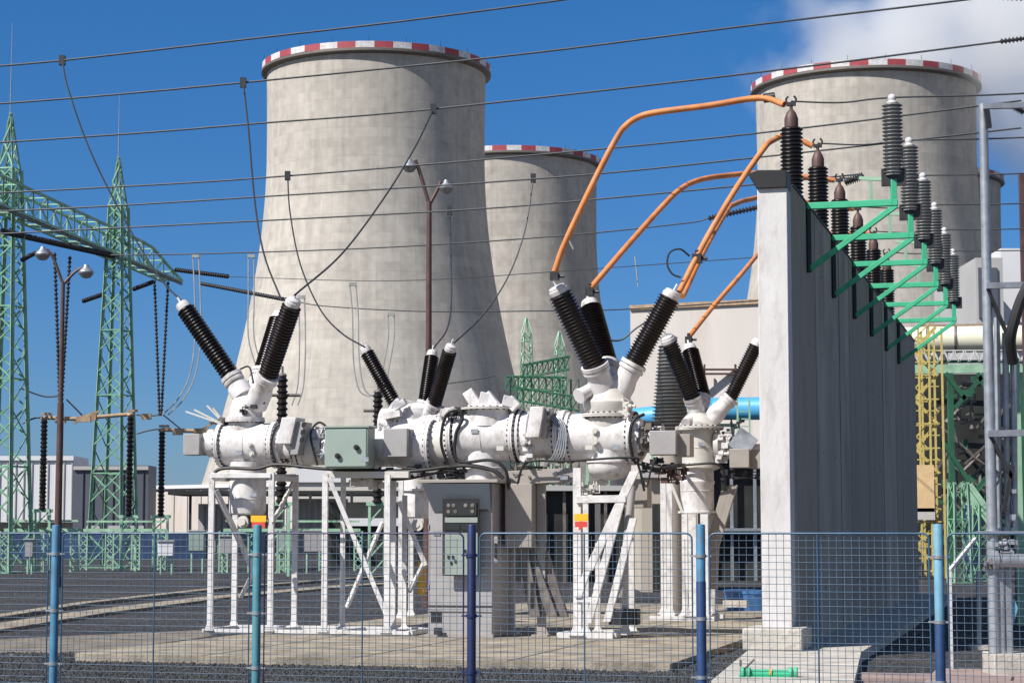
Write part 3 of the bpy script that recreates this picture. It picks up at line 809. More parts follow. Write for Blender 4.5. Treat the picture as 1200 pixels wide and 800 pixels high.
smallbox(357, 382, 622, 646, 97, M['boxgrey'], 'wide grey junction box left of the crossed braces')
smallbox(30, 40, 632, 652, 97, M['boxgrey'], 'small grey junction box left of the first fence post')
# far blue transformer casing strip seen through the fence
r, p, u, n_, L, z = block(-20, 240, 624, 150, 2.0, M['darkblue'], 'low_enclosure', 'low dark blue enclosure along the far side of the gravel', 'enclosure')
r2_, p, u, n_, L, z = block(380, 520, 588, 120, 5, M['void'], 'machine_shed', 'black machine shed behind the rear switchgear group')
trim(r2_, 'light_lintel', p, u, n_, 4.5, 2.0 + .3, 0.45, M['whiteclad'], 0.3, 1.3)

# ------------------------------------------------------------------ street lamps
def lamp(px_, pyt, D, heads, label, r=0.085):
    top = at(px_, pyt, D); base = Vector((top.x, top.y, 0))
    root = thing('street_lamp', base, label, 'street lamp', 'two armed street lamps')
    b = MB(); b.lathe(base, UP, [(0, r * 2), (.4, r * 2), (.45, r * 1.5), (top.z * .6, r * 1.3), (top.z * .601, r), (top.z, r * .8)], 12); b.build('pole', M['rust'], root)
    for hx, hy, sgn in heads:
        h = at(hx, hy, D)
        mid = top.lerp(h, .45) + Vector((-sgn * -0.02, 0, (h.z - top.z) * .35))
        b = MB(); b.path(spline([top - UP * .1, mid, h + UP * .12 - Vector((sgn * .15, 0, 0))], 8), r * .6, 8); b.build('arm', M['rust'], root)
        k = D / 2400
        lamp_ = MB(); lamp_.lathe(h - UP * (4 * k), UP, [(0, 8 * k), (2 * k, 9.0 * k), (5 * k, 7.0 * k), (8 * k, 3.5 * k), (11 * k, 2.5 * k)], 18)
        ho = lamp_.build('lamp_head', M['galv'], root)
        b = MB(); b.lathe(h - UP * (9.5 * k), UP, [(0, .01), (1 * k, 5 * k), (5.4 * k, 8.6 * k)], 18, cap=False); b.build('bowl', M['lampglass'], ho)
lamp(503, 236, 55, [(480, 193, -1), (523, 218, 1)], 'brown two armed street lamp in front of the largest cooling tower')
lamp(74, 330, 74, [(50, 296, -1), (101, 317, 1)], 'brown two armed street lamp between the two left lattice masts', 0.09)
# ================================================================== SWITCHGEAR
K = 38.6 / 2400
def flange(parent, p, d, r, w_=0.05, nb=20, name='bolted_flange', m='white', two=True):
    b = MB(); p = Vector(p); x, y, d = basis(d)
    b.lathe(p - d * w_, d, [(0, r), (w_ * .92, r), (w_ * .93, r * .97), (w_ * 1.07, r * .97), (w_ * 1.08, r), (w_ * 2, r)], 32)
    b.mi = 1
    for i in range(nb):
        a = 2 * math.pi * i / nb; c = p + (x * math.cos(a) + y * math.sin(a)) * (r * .93)
        b.lathe(c - d * (w_ * 1.9), d, [(0, r * .045), (w_ * 3.8, r * .045)], 6)
    return b.build(name, [M[m], M['darksteel']], parent)
def bushing(parent, p, q, r, n=21, capr=None, name='bushing', neck=None, rn=None, pm='porcelain'):
    p = Vector(p); q = Vector(q); d = q - p; L = d.length; d.normalize(); capr = capr or r * .78
    b = MB(); b.lathe(p, d, sheds(L, r, n + 3, .80), 24); o = b.build(name, M[pm], parent)
    b = MB(); b.lathe(q, d, [(-.02, capr * .95), (.06, capr), (.08, capr), (.085, capr * .90), (.13, capr * .88), (.15, capr * .7), (.16, .03)], 24)
    b.tube(q + d * .14, q + d * .28, .022, n=8); b.build('cap', M['white'], o)
    if neck is not None:
        neck = Vector(neck); rn = rn or r * 1.15; dn = (p - neck); Ln = dn.length; dn.normalize()
        b = MB(); b.lathe(neck, dn, [(0, rn * 1.0), (Ln * .45, rn * 1.0), (Ln * .6, rn * .86), (Ln - .14, rn * .86), (Ln - .139, rn * .98), (Ln - .07, rn * .98), (Ln - .069, rn * .86), (Ln - .05, rn * .86), (Ln - .049, rn * 1.02), (Ln + .02, rn * 1.02)], 28)
        b.build('bushing_neck', M['white'], o)
        flange(o, p - dn * .11, dn, rn * 1.0, .012, 12, 'neck_bolts', 'white')
    return o
def tank(parent, name, p, d, prof, m='white', n=36):
    b = MB(); b.lathe(p, d, prof, n); return b.build(name, M[m], parent)
def box(parent, name, c, size, m, x=BX, y=AX, z=UP, bevel=.012):
    b = MB(); b.box(c, size, x, y, z); return b.build(name, M[m], parent, bevel=bevel, smooth=30)
def hose(parent, name, pts, r=.022, m='black', n=8):
    b = MB(); b.path(spline(pts, n), r, 8); return b.build(name, M[m], parent)
def leg(parent, p, q, w_=.14, m='whitesteel', foot=True, name='leg', plain=False):
    b = MB(); p = Vector(p); q = Vector(q); d = (q - p).normalized()
    # channel section
    x = BX; y = AX
    L = (q - p).length; c = (p + q) / 2
    xx = (x - d * x.dot(d)).normalized(); yy = d.cross(xx)
    b.box(c, (w_, w_ * .14, L), xx, yy, d)
    b.box(c - xx * (w_ * .43) + yy * (w_ * .30), (w_ * .14, w_ * .45, L * .999), xx, yy, d)
    b.box(c + xx * (w_ * .43) + yy * (w_ * .30), (w_ * .14, w_ * .45, L * .999), xx, yy, d)
    if foot:
        b.box(p + UP * .015, (w_ * 2, w_ * 2, .03), BX, AX, UP)
        for s in (-1, 1): b.add([p + x * s * w_ * .5, p + x * s * w_ * 1.0, p + x * s * w_ * .5 + UP * w_ * 1.2, p + x * s * w_ * .5 + yy * .012, p + x * s * w_ * 1.0 + yy * .012, p + x * s * w_ * .5 + UP * w_ * 1.2 + yy * .012], [(0, 1, 2), (3, 4, 5), (0, 1, 4, 3), (1, 2, 5, 4), (2, 0, 3, 5)])
    return b.build(name, M[m], parent)
def beam(parent, p, q, w_=.12, h=.12, m='whitesteel', name='beam'):
    b = MB(); b.bar(p, q, w_, h); return b.build(name, M[m], parent, bevel=.006)
def brace(parent, p, q, w_=.085, m='whitesteel', name='brace'):
    b = MB(); b.angle(p, q, w_, .02); return b.build(name, M[m], parent)
def clutter(parent, name, c, ext, n, m, seed, r=(.02, .05)):
    """valves, clamps and short pipes bolted on: small turned and square pieces with pipes between them"""
    rnd = random.Random(seed); b = MB(); last = None
    for i in range(n):
        p = Vector(c) + BX * rnd.uniform(-1, 1) * ext[0] + AX * rnd.uniform(-1, 1) * ext[1] + UP * rnd.uniform(-1, 1) * ext[2]
        d = rnd.choice((BX, UP, AX, -AX)); rr = rnd.uniform(*r)
        if i % 2: b.lathe(p, d, [(0, rr), (rr * 1.5, rr), (rr * 1.5, rr * .6), (rr * 3, rr * .6), (rr * 3, rr * .9), (rr * 3.5, rr * .9)], 10)
        else: b.box(p, (rr * rnd.uniform(2, 4), rr * 2, rr * rnd.uniform(1.5, 3)), BX, AX, UP)
        if last is not None: b.path([last, Vector((p.x, last.y, last.z)), p], .012, 6)
        last = p
    return b.build(name, M[m], parent)

# ---------------- left bay
PADZ = .12
bL = fr(290, 622); bL.z = PADZ
L = thing('switchgear_bay', bL, 'white switchgear bay at the left end, with a tilted white control box', 'switchgear', 'switchgear bays')
c0 = fr(268, 521); c1 = fr(322, 521)
tank(L, 'main_vessel', c0, BX, [(-.20, .22), (-.19, .34), (0, .395), (.02, .40), ((c1 - c0).length, .40), ((c1 - c0).length + .02, .38)])
flange(L, fr(262, 521), BX, .44, .035, 28); flange(L, fr(324, 521), BX, .445, .035, 28)
c2 = fr(382, 524)
tank(L, 'connecting_vessel', fr(326, 523), BX, [(0, .34), (.10, .34), (.11, .40), (.16, .40), (.17, .34), (.5, .36), (.51, .42), (.58, .42), (.59, .36), ((c2 - fr(326, 523)).length, .36)], 'white')
flange(L, fr(352, 523), BX, .42, .025, 24)
box(L, 'terminal_box', fr(229, 521, -.1), (.34, .4, .40), 'boxgrey'); 
tank(L, 'end_neck', fr(240, 519), BX, [(0, .2), (.1, .2), (.11, .27), (.32, .27), (.33, .3)], 'white')
# turret
tank(L, 'turret', fr(287, 505), UP, [(0, .31), (.20, .31), (.21, .37), (.26, .37), (.27, .30), (.45, .28), (.62, .22), (.70, .12), (.74, .03)])
flange(L, fr(287, 493), UP, .38, .025, 24)
bushing(L, fr(271, 441), fr(217, 362), .185, 21, neck=fr(285, 463))
bushing(L, fr(314, 440, -.45), fr(342, 358, -.9), .19, 21, neck=fr(300, 474, -.1))
bushing(L, fr(307, 437, .5), fr(326, 374, 1.0), .18, 20, neck=fr(292, 470, .1))
tank(L, 'turret_cone', fr(289, 489), UP, [(0, .30), (.14, .30), (.3, .24), (.38, .2), (.46, .08)], 'white')
clutter(L, 'valve_block', fr(305, 468, -.2), (.22, .1, .18), 9, 'midsteel', 5); clutter(L, 'clamps', fr(288, 479, -.3), (.2, .05, .08), 6, 'darksteel', 15)
# spikes (grounding switch rods) on the left shoulder
b = MB()
for (x0, y0, x1, y1) in ((262, 497, 218, 482), (258, 495, 228, 480), (262, 495, 243, 475), (262, 494, 250, 478)): b.bar(fr(x0, y0, -.2), fr(x1, y1, -.2), .05, .03)
b.build('earthing_rods', M['cream'], L)
clutter(L, 'earthing_linkage', fr(252, 493, -.15), (.2, .1, .05), 7, 'midsteel', 9)
# lower tank
bt = fr(290, 603)
tank(L, 'lower_tank', bt, UP, [(0, .30), (.03, .335), (.10, .35), (.62, .35), (.70, .335), (.701, .40), (.745, .40), (.746, .35), (1.0, .35)])
tank(L, 'valve', fr(288, 611, -.32), -AX, [(0, .06), (.1, .06), (.1, .11), (.16, .11), (.16, .07), (.20, .07)], 'cream')
clutter(L, 'base_fittings', fr(300, 609, 0), (.2, .15, .03), 7, 'darksteel', 3)
b = MB(); 
b.mi = 0; b.box(fr(303, 607.5, -.8), (.30, .02, .12), BX, AX, UP); b.mi = 1; b.box(fr(303, 615, -.8), (.26, .021, .11), BX, AX, UP)
b.build('warning_plate', [M['signorange'], M['signred']], L, smooth=0)
# control box, tilted
p = fr(345, 507, -.45); tx = (BX * .95 + UP * .0 + AX * -.3).normalized()
zt = (UP + BX * .22).normalized(); ty = zt.cross(BX).normalized()
box(L, 'control_box', fr(341, 505, -.5), (.28, .5, .50), 'white', BX.lerp(AX, .05).normalized(), ty, zt)
box(L, 'control_panel', fr(353, 514, -.45), (.16, .42, .62), 'boxgrey', BX, ty, zt)
b = MB()
for k in range(3): b.box(fr(356 + k * -1.2, 497 + 9 * k, -.67), (.07, .03, .08), BX, ty, zt)
b.build('gauge', M['black'], L)
# black cable bundle and loops
hose(L, 'cable', [fr(247, 622, -.55), fr(246, 575, -.6), fr(256, 550, -.55), fr(300, 549, -.55), fr(326, 544, -.55), fr(380, 549, -.55), fr(440, 551, -.4)], .033)
hose(L, 'cable', [fr(372, 545, -.5), fr(364, 510, -.5), fr(373, 495, -.5), fr(383, 502, -.5), fr(382, 520, -.5)], .022)
hose(L, 'cable', [fr(325, 547, -.5), fr(318, 522, -.5), fr(324, 500, -.5), fr(334, 496, -.45)], .022)
hose(L, 'cable', [fr(282, 432, -.1), fr(292, 430, -.2), fr(297, 448, -.3)], .018)
clutter(L, 'pipework', fr(374, 520, -.35), (.14, .1, .30), 12, 'galv', 21)
clutter(L, 'pipework', fr(333, 540, -.3), (.14, .1, .10), 8, 'midsteel', 22)
b = MB()
for (x, y) in ((294, 521), (296, 532)): b.lathe(fr(x, y, -.40), -AX, [(0, .05), (.05, .05), (.05, .03), (.08, .03)], 12)
b.build('inspection_plug', M['cream'], L)
# support frame of the left bay
off = -.75
zL = PADZ + .05
for px_, pt, o_ in ((248, 553, off), (318, 553, off), (276, 556, .55), (346, 556, .55)):
    t_ = fr(px_, pt, o_); leg(L, (t_.x, t_.y, zL), t_, .105)
beam(L, fr(248, 557, off), fr(318, 557, off), .08, .09); beam(L, fr(276, 559, .55), fr(346, 559, .55), .1, .12)
beam(L, fr(248, 560, off), fr(276, 561, .55), .1, .1); beam(L, fr(318, 560, off), fr(346, 561, .55), .1, .1)
brace(L, fr(251, 575, off), fr(297, 672, .0)); brace(L, fr(297, 670, .0), fr(282, 700, .5)); brace(L, fr(318, 615, off), fr(346, 560, .55), m='cream')
b = MB(); q0 = fr(248, 555, off); q0.z = PADZ + .05; q1 = fr(481, 555, off); q1.z = PADZ + .05
b.bar(q0 - BX * .12, q1, .13, .06); q2 = q0 + AX * 1.3; q3 = q1 + AX * 1.3; b.bar(q2 - BX * .1, q3, .16, .09)
for f in (0, .33, .66, 1): b.bar(q0.lerp(q1, f), q2.lerp(q3, f), .1, .08)
b.build('base_frame', M['whitesteel'], L)
# pipe bay to the right of it: grey green box
bG = fr(430, 622); bG.z = PADZ
G = thing('switchgear_bay', bG, 'switchgear bay carrying the square grey green box, right of the left bushings', 'switchgear', 'switchgear bays')
p = fr(410, 525, -.75)
box(G, 'drive_cabinet', p, (.84, .42, .74), 'boxgreen', bevel=.02)
b = MB(); b.box(p + UP * .385, (.9, .48, .03), BX, AX, UP); b.build('cabinet_lid', M['boxgreen'], G)
b = MB(); b.box(p - AX * .215, (.78, .02, .68), BX, AX, UP); dcab = b.build('cabinet_door', M['boxgreen'], G, bevel=.005)
b = MB()
for x_, y_ in ((396, 534), (418, 524)): b.lathe(fr(x_, y_, -1.0), -AX, [(0, .05), (.04, .05), (.04, .025), (.06, .025)], 12)
b.build('knob', M['black'], dcab)
tank(G, 'connecting_vessel', fr(384, 525), BX, [(0, .36), (.85, .36), (.86, .41), (.95, .41), (.96, .36), (1.3, .36)], 'white')
p = fr(467, 519, -.4)
box(G, 'terminal_box', p, (.46, .40, .52), 'boxgrey'); box(G, 'terminal_box_side', fr(482, 519, -.2), (.14, .5, .50), 'boxside')
tank(G, 'cone_vessel', fr(452, 523, .1), BX, [(0, .30), (.25, .40), (.7, .47), (.90, .47), (.92, .3)], 'white')
flange(G, fr(507, 523, .1), BX, .50, .03, 26)
hose(G, 'cable', [fr(440, 551, -.5), fr(470, 560, -.5), fr(505, 553, -.3), fr(540, 545, -.5), fr(575, 550, -.5), fr(590, 560, -.5)], .04)
hose(G, 'cable', [fr(383, 548, -.55), fr(430, 552, -.6), fr(480, 552, -.55), fr(530, 546, -.4)], .035)
clutter(G, 'pipework', fr(470, 552, -.35), (.45, .1, .09), 14, 'darksteel', 31); clutter(G, 'pipework', fr(500, 560, -.3), (.2, .1, .12), 8, 'galv', 33)
clutter(G, 'pipework', fr(446, 508, -.2), (.08, .1, .2), 8, 'white', 35); clutter(G, 'valve_block', fr(428, 566, -.1), (.35, .2, .08), 10, 'cream', 37, (.04, .09))
beam(G, fr(384, 556, -.6), fr(480, 556, -.6), .12, .12, 'cream'); beam(G, fr(400, 556, .5), fr(490, 556, .5), .12, .12, 'cream')
for px_, pt, o_ in ((381, 555, off), (402, 553, .55), (454, 556, off), (461, 556, .1), (474, 580, .55)):
    t_ = fr(px_, pt, o_); bt = Vector((t_.x, t_.y, zL)); leg(G, bt, t_, .105 if o_ < 0 else .09)
brace(G, fr(384, 560, off), fr(452, 722, off + .1)); brace(G, fr(449, 612, off + .05), fr(407, 712, off + .2))
brace(G, fr(466, 588, .2), fr(497, 663, .3)); brace(G, fr(497, 660, .3), fr(480, 694, .4))
box(G, 'yellow_marker', fr(494, 677, .9), (.13, .1, .62), 'yellow')

# ---------------- rear bay
bB = br(500, 622); bB.z = PADZ
B_ = thing('switchgear_bay', bB, 'smaller rear switchgear bay with three black bushings in front of the street lamp foot', 'switchgear', 'switchgear bays')
KB = 45.5 / 2400
tank(B_, 'main_vessel', br(448, 500), BX, [(0, .3), (.02, .42), (1.5, .42), (1.52, .3)]); flange(B_, br(470, 500), BX, .46, .03, 24); flange(B_, br(520, 500), BX, .46, .03, 24)
tank(B_, 'turret', br(491, 500), UP, [(0, .40), (.40, .40), (.42, .34), (.52, .26), (.56, .1)])
bushing(B_, br(463, 473), br(430, 413), .165, 20, neck=br(478, 487))
bushing(B_, br(498, 473, .2), br(506, 418, .6), .165, 19, neck=br(490, 490, .1))
bushing(B_, br(509, 473, -.3), br(527, 411, -.8), .165, 20, neck=br(497, 492, -.1))
tank(B_, 'turret', br(478, 487), (BX * .3 + UP).normalized(), [(0, .2), (.3, .2), (.34, .1)], 'cream')
bt = br(487, 607)
tank(B_, 'lower_tank', bt, UP, [(0, .27), (.03, .31), (.55, .31), (.60, .29), (.601, .36), (.65, .36), (.651, .30), (1.1, .30)])
tank(B_, 'valve', br(492, 615, -.2), -AX, [(0, .06), (.15, .06), (.15, .13), (.2, .13), (.2, .05), (.22, .05)], 'cream')
b = MB(); 
for (x0, y0, x1, y1, wd) in ((462, 478, 475, 470, .16), (520, 483, 535, 480, .3), (450, 488, 470, 484, .2)): b.bar(br(x0, y0, -.5), br(x1, y1, -.5), wd, .14)
b.build('top_fittings', M['white'], B_)
clutter(B_, 'pipework', br(525, 488, -.5), (.25, .1, .2), 10, 'white', 41, (.03, .06)); clutter(B_, 'pipework', br(531, 484, -.5), (.12, .1, .15), 7, 'darksteel', 42)
for px_, o_ in ((470, -.7), (482, .5), (520, -.7), (532, .5)):
    t_ = br(px_, 545, o_); leg(B_, (t_.x, t_.y, PADZ), t_, .11)
beam(B_, br(470, 545, -.7), br(520, 545, -.7)); beam(B_, br(482, 545, .5), br(532, 545, .5))

# ---------------- middle bay (no bushings)
bM_ = fr(570, 622); bM_.z = PADZ
C_ = thing('switchgear_bay', bM_, 'white switchgear bay without bushings, standing above the control cabinet', 'switchgear', 'switchgear bays')
c0 = fr(538, 511); Lm = (fr(602, 511) - c0).length
tank(C_, 'main_vessel', c0, BX, [(-.02, .40), (0, .46), (Lm, .46), (Lm + .02, .42)]); flange(C_, fr(533, 511), BX, .50, .04, 30); flange(C_, fr(605, 511), BX, .50, .035, 30)
tank(C_, 'connecting_vessel', fr(607, 511), BX, [(0, .43), (.25, .45), (.26, .40), (.85, .42), (.86, .47), (.92, .47), (.93, .42), (1.0, .42)], 'white')
flange(C_, fr(657, 512), BX, .485, .04, 28); flange(C_, fr(612, 511), BX, .49, .02, 28)
tank(C_, 'turret', fr(575, 500), UP, [(0, .46), (.30, .46), (.31, .55), (.34, .55), (.35, .50), (.40, .42)], 'white'); flange(C_, fr(575, 479), UP, .57, .02, 26, m='cream')
tank(C_, 'lower_neck', fr(567, 580), UP, [(0, .42), (.5, .42), (.51, .36), (.8, .36)], 'white')
tank(C_, 'side_vessel', fr(508, 520, .15), BX, [(0, .40), (.25, .44), (.4, .46), (.41, .3)], 'cream')
# blocks on the top
b = MB()
for (x0, y0, x1, y1, wd) in ((560, 478, 548, 458, .13), (566, 476, 570, 460, .20), (580, 476, 569, 462, .16), (594, 476, 597, 464, .22), (606, 478, 596, 468, .16)):
    b.bar(fr(x0, y0, -.3), fr(x1, y1, -.3), wd, .2)
b.build('rupture_disc_block', M['white'], C_, bevel=.01)
zt = (UP + BX * .16).normalized(); ty = zt.cross(BX).normalized()
box(C_, 'control_box', fr(630, 495, -.55), (.25, .42, .56), 'white', BX, ty, zt); box(C_, 'control_panel', fr(641, 496, -.45), (.10, .40, .54), 'boxgrey', BX, ty, zt)
b = MB(); [b.box(fr(643, 484 + 9 * k, -.66), (.05, .03, .07), BX, ty, zt) for k in range(3)]; b.build('gauge', M['black'], C_)
b = MB()
for k in range(5):
    a_ = [fr(640 + k * 4, 545 - k, -.5), fr(650 + k * 3, 530, -.55), fr(655 + k * 2.0, 505, -.5), fr(645 + k * 3, 490, -.45), fr(636 + k * 3, 487, -.4)]
    b.path(spline(a_, 6), .014, 6)
b.build('pipe_coil', M['galv'], C_)
hose(C_, 'cable', [fr(525, 545, -.4), fr(517, 518, -.5), fr(522, 488, -.5), fr(535, 480, -.5), fr(542, 490, -.5), fr(534, 510, -.5), fr(537, 540, -.5), fr(575, 539, -.6), fr(592, 550, -.6), fr(597, 575, -.5)], .03)
hose(C_, 'cable', [fr(605, 575, -.5), fr(612, 548, -.55), fr(625, 540, -.6), fr(665, 540, -.6), fr(740, 536, -.6), fr(748, 545, -.5), fr(755, 575, -.4)], .022)
clutter(C_, 'valve_block', fr(532, 484, -.35), (.12, .1, .1), 8, 'darksteel', 51); clutter(C_, 'pipework', fr(530, 555, -.3), (.25, .1, .12), 12, 'darksteel', 52)
clutter(C_, 'pipework', fr(620, 553, -.2), (.4, .1, .15), 14, 'midsteel', 53); clutter(C_, 'pipework', fr(655, 560, -.3), (.15, .1, .10), 8, 'galv', 54)
clutter(C_, 'side_valves', fr(618, 525, -.45), (.08, .05, .25), 10, 'white', 55, (.03, .05))
beam(C_, fr(598, 560, -.2), fr(675, 556, -.2), .3, .25, 'boxside', 'bearer'); beam(C_, fr(520, 566, .2), fr(600, 566, .2), .3, .18, 'cream', 'bearer')
for px_, o_ in ((524, .3), (598, .3), (634, -.2)):
    t_ = fr(px_, 562, o_); leg(C_, (t_.x, t_.y, PADZ), t_, .15, 'boxside' if px_ == 634 else 'whitesteel')
# dark braces right of the cabinet
for (x0, y0, x1, y1, o_) in ((612, 640, 628, 722, -.3), (618, 640, 648, 722, -.2), (636, 645, 660, 722, -.1)):
    p = fr(x0, y0, o_); q = fr(x1, y1, o_); q.z = max(q.z, PADZ); b = MB(); b.box((p + q) / 2, (.2, .12, (q - p).length), BX, (q - p).normalized().cross(BX).normalized(), (q - p).normalized()); b.build('brace', M['midsteel'], C_, bevel=.01)
beam(C_, fr(608, 641, -.3), fr(640, 638, -.1), .12, .1, 'midsteel')

# ---------------- control cabinet
cb = fr(539, 742, -.75); cb.z = PADZ
CAB = thing('control_cabinet', cb, 'tall grey control cabinet with dark modelled roof shade and glazed recess, under the middle bay', 'control cabinet')
xl = fr(502, 650, -1.0); xr = fr(577, 650, -1.0); wC = (xr - xl).length; zc = fr(540, 566, -1.0).z
cc = (xl + xr) / 2; cc.z = 0
fC = cc
b = MB(); b.box(fC + AX * .75 + UP * (PADZ + zc) / 2, (wC, 1.5, zc - PADZ), BX, AX, UP); b.build('housing', M['boxgrey'], CAB, bevel=.015)
b = MB(); b.box(fC + AX * .72 + BX * .0 + UP * (zc + .035), (wC + .30, 1.85, .06), BX, AX, UP); b.build('roof', M['boxside'], CAB, bevel=.008)
# roof overhang's shade, modelled as a dark sloping panel
b = MB(); h0 = zc - .01; h1 = zc - .50
ptl = [fC - BX * (wC / 2 + .06) - AX * .22 + UP * h0, fC + BX * (wC / 2 + .0) - AX * .22 + UP * h0, fC + BX * (wC / 2 - .02) - AX * .03 + UP * h1, fC - BX * (wC / 2 - .10) - AX * .03 + UP * h1]
ptb = [q + AX * .19 for q in ptl[:2]] + [q + AX * .025 for q in ptl[2:]]
b.add(ptl + ptb, [(0, 1, 2, 3), (4, 7, 6, 5), (0, 4, 5, 1), (1, 5, 6, 2), (2, 6, 7, 3), (3, 7, 4, 0)]); b.build('roof_shade', M['roofshade'], CAB)
b = MB(); b.box(fC + AX * -.02 + UP * (PADZ + .03), (wC + .04, .04, .06), BX, AX, UP); b.box(fC + AX * -.012 + UP * (fr(0, 710, -1).z), (wC, .02, .015), BX, AX, UP); b.build('plinth', M['boxside'], CAB)
zz = lambda y: fr(545, y, -1.0).z
def onf(x, o=0.0): 
    p = fr(x, 650, -1.0); return Vector((p.x, p.y, 0)) - AX * o
def face(name, x0, x1, y0, y1, m, o, th=.02, par=CAB, bevel=0):
    p = onf(x0, o); q = onf(x1, o); b = MB(); b.box((p + q) / 2 + UP * (zz(y0) + zz(y1)) / 2, ((q - p).length, th, zz(y0) - zz(y1)), BX, AX, UP); return b.build(name, M[m], par, bevel=bevel, smooth=0)
fr_ = face('window_frame', 522.5, 565, 584, 674, 'black', .20, .03)
face('instrument_window', 527, 562.5, 588, 604, 'glass', .225, .03, fr_)
face('pane', 525.5, 563.5, 606, 612, 'panel', .215, .025, fr_); face('pane', 525.5, 543, 613.5, 621, 'glass', .215, .02, fr_); face('pane', 546, 563.5, 613.5, 621, 'glass', .215, .02, fr_)
face('panel', 525.5, 563.5, 624, 673, 'panel', .215, .02, fr_)
b = MB()
for x_, y_ in ((530, 652), (535, 652), (533, 659), (538, 657), (549, 645), (552, 652)):
    p = onf(x_, .235) + UP * zz(y_); b.box(p, (.04, .02, .05), BX, AX, UP)
b.build('switches', M['darksteel'], fr_)
b = MB()
for x_, y_ in ((530, 592), (536, 592), (550, 592), (558, 592), (530, 599), (538, 599), (558, 599)):
    p = onf(x_, .245) + UP * zz(y_); b.lathe(p, -AX, [(0, .035), (.01, .035)], 14)
b.build('dials', M['midsteel'], fr_)
face('door_handle', 581 - 1, 583.5 - 1, 636, 653, 'black', -.0 + .02, .05)
face('door_seam', 501.5, 577, 709, 710.2, 'darksteel', .008, .02)
b = MB(); sp_ = fC + BX * (wC / 2 + .36) + AX * .9
b.box(sp_ + UP * (zc + 1.7) / 2, (.5, .9, zc - 1.7), BX, AX, UP); b.build('side_cabinet', M['boxside'], CAB, bevel=.01)
face('lower_box', 520 - 8, 528 - 8, 735, 743, 'darksteel', .12, .1)

for dx_, y_ in ((-.42, 690), (-.42, 620)):
    b = MB(); b.lathe(onf(502.5, .012) + UP * zz(y_), UP, [(0, .012), (.09, .012)], 8); b.build('hinge', M['galv'], CAB)
face('rating_plate', 508, 516, 622, 627, 'galv', .012, .006); face('lock_plate', 579.2, 583.2, 628, 658, 'boxside', .012, .01)
b = MB()
for k in range(6): b.box(onf(506 + 2.2 * k, .01) + UP * (zz(722)), (.018, .012, .22), BX, AX, UP)
b.build('louvre', M['darksteel'], CAB)
# ---------------- right front bay
bR = fr(708, 622); bR.z = PADZ
Rr = thing('switchgear_bay', bR, 'white switchgear bay with three large black bushings reached by orange busbars', 'switchgear', 'switchgear bays')
c0 = fr(668, 513); Lr = (fr(742, 513) - c0).length
tank(Rr, 'main_vessel', c0, BX, [(-.03, .38), (0, .44), (Lr, .44), (Lr + .02, .4)]); flange(Rr, fr(668, 513), BX, .47, .03, 28); flange(Rr, fr(742, 513), BX, .49, .04, 28)
tank(Rr, 'side_vessel', fr(745, 515), BX, [(0, .40), (.12, .38), (.2, .24), (.42, .24), (.43, .28), (.5, .28)], 'white')
box(Rr, 'terminal_box', fr(779, 519, -.3), (.48, .42, .43), 'boxgrey'); box(Rr, 'terminal_box_side', fr(802, 522, -.1), (.28, .4, .40), 'boxside')
tank(Rr, 'turret', fr(713, 505), UP, [(0, .40), (.12, .42), (.25, .42), (.26, .48), (.32, .48), (.33, .42), (.46, .46), (.52, .46), (.60, .38), (.85, .30), (.98, .2), (1.04, .05)], 'cream'); flange(Rr, fr(713, 487), UP, .50, .03, 28, m='cream')
bushing(Rr, fr(697, 428, -.35), fr(656, 344, -.8), .225, 20, neck=fr(710, 466, -.05), rn=.25)
bushing(Rr, fr(711, 428, .5), fr(692, 360, 1.0), .215, 19, neck=fr(712, 462, .1), rn=.24)
bushing(Rr, fr(743, 426), fr(785, 349), .215, 21, neck=fr(720, 468), rn=.24)
tank(Rr, 'stub', fr(693, 456, -.2), (fr(675, 466, -.5) - fr(693, 456, -.2)), [(0, .12), (.28, .12), (.29, .14), (.33, .14)], 'white')
b = MB()
for y_ in (505, 518): b.lathe(fr(698, y_, -.42), -AX, [(0, .065), (.06, .065), (.06, .045), (.09, .045)], 16)
b.build('inspection_plug', M['cream'], Rr)
tank(Rr, 'lower_tank', fr(714, 562), UP, [(0, .10), (.04, .28), (.14, .38), (.22, .40), (.30, .40), (.31, .43), (.34, .43), (.35, .38), (.6, .38)])
clutter(Rr, 'pipework', fr(775, 546, -.2), (.35, .1, .12), 16, 'darksteel', 61); clutter(Rr, 'pipework', fr(755, 515, -.35), (.1, .1, .25), 10, 'midsteel', 62); clutter(Rr, 'valves', fr(760, 500, -.25), (.2, .1, .08), 8, 'darksteel', 63)
clutter(Rr, 'valves', fr(695, 572, -.1), (.22, .1, .15), 9, 'cream', 64); clutter(Rr, 'pipework', fr(735, 478, -.35), (.1, .06, .16), 8, 'cream', 66)
hose(Rr, 'cable', [fr(742, 540, -.55), fr(738, 515, -.6), fr(742, 493, -.6), fr(755, 485, -.5)], .03)
hose(Rr, 'cable', [fr(748, 545, -.5), fr(757, 570, -.5), fr(763, 550, -.5), fr(770, 535, -.5)], .018)
offr = -.75
for px_, pt, o_, w_ in ((676, 548, offr, .14), (686, 575, -.1, .10), (738, 590, .5, .14), (700, 590, .5, .09), (732, 640, -.3, .12)):
    t_ = fr(px_, pt, o_); leg(Rr, (t_.x, t_.y, zL), t_, w_)
beam(Rr, fr(676, 585, offr), fr(734, 584, offr), .13, .13); beam(Rr, fr(676, 702, offr), fr(698, 702, offr), .08, .1)
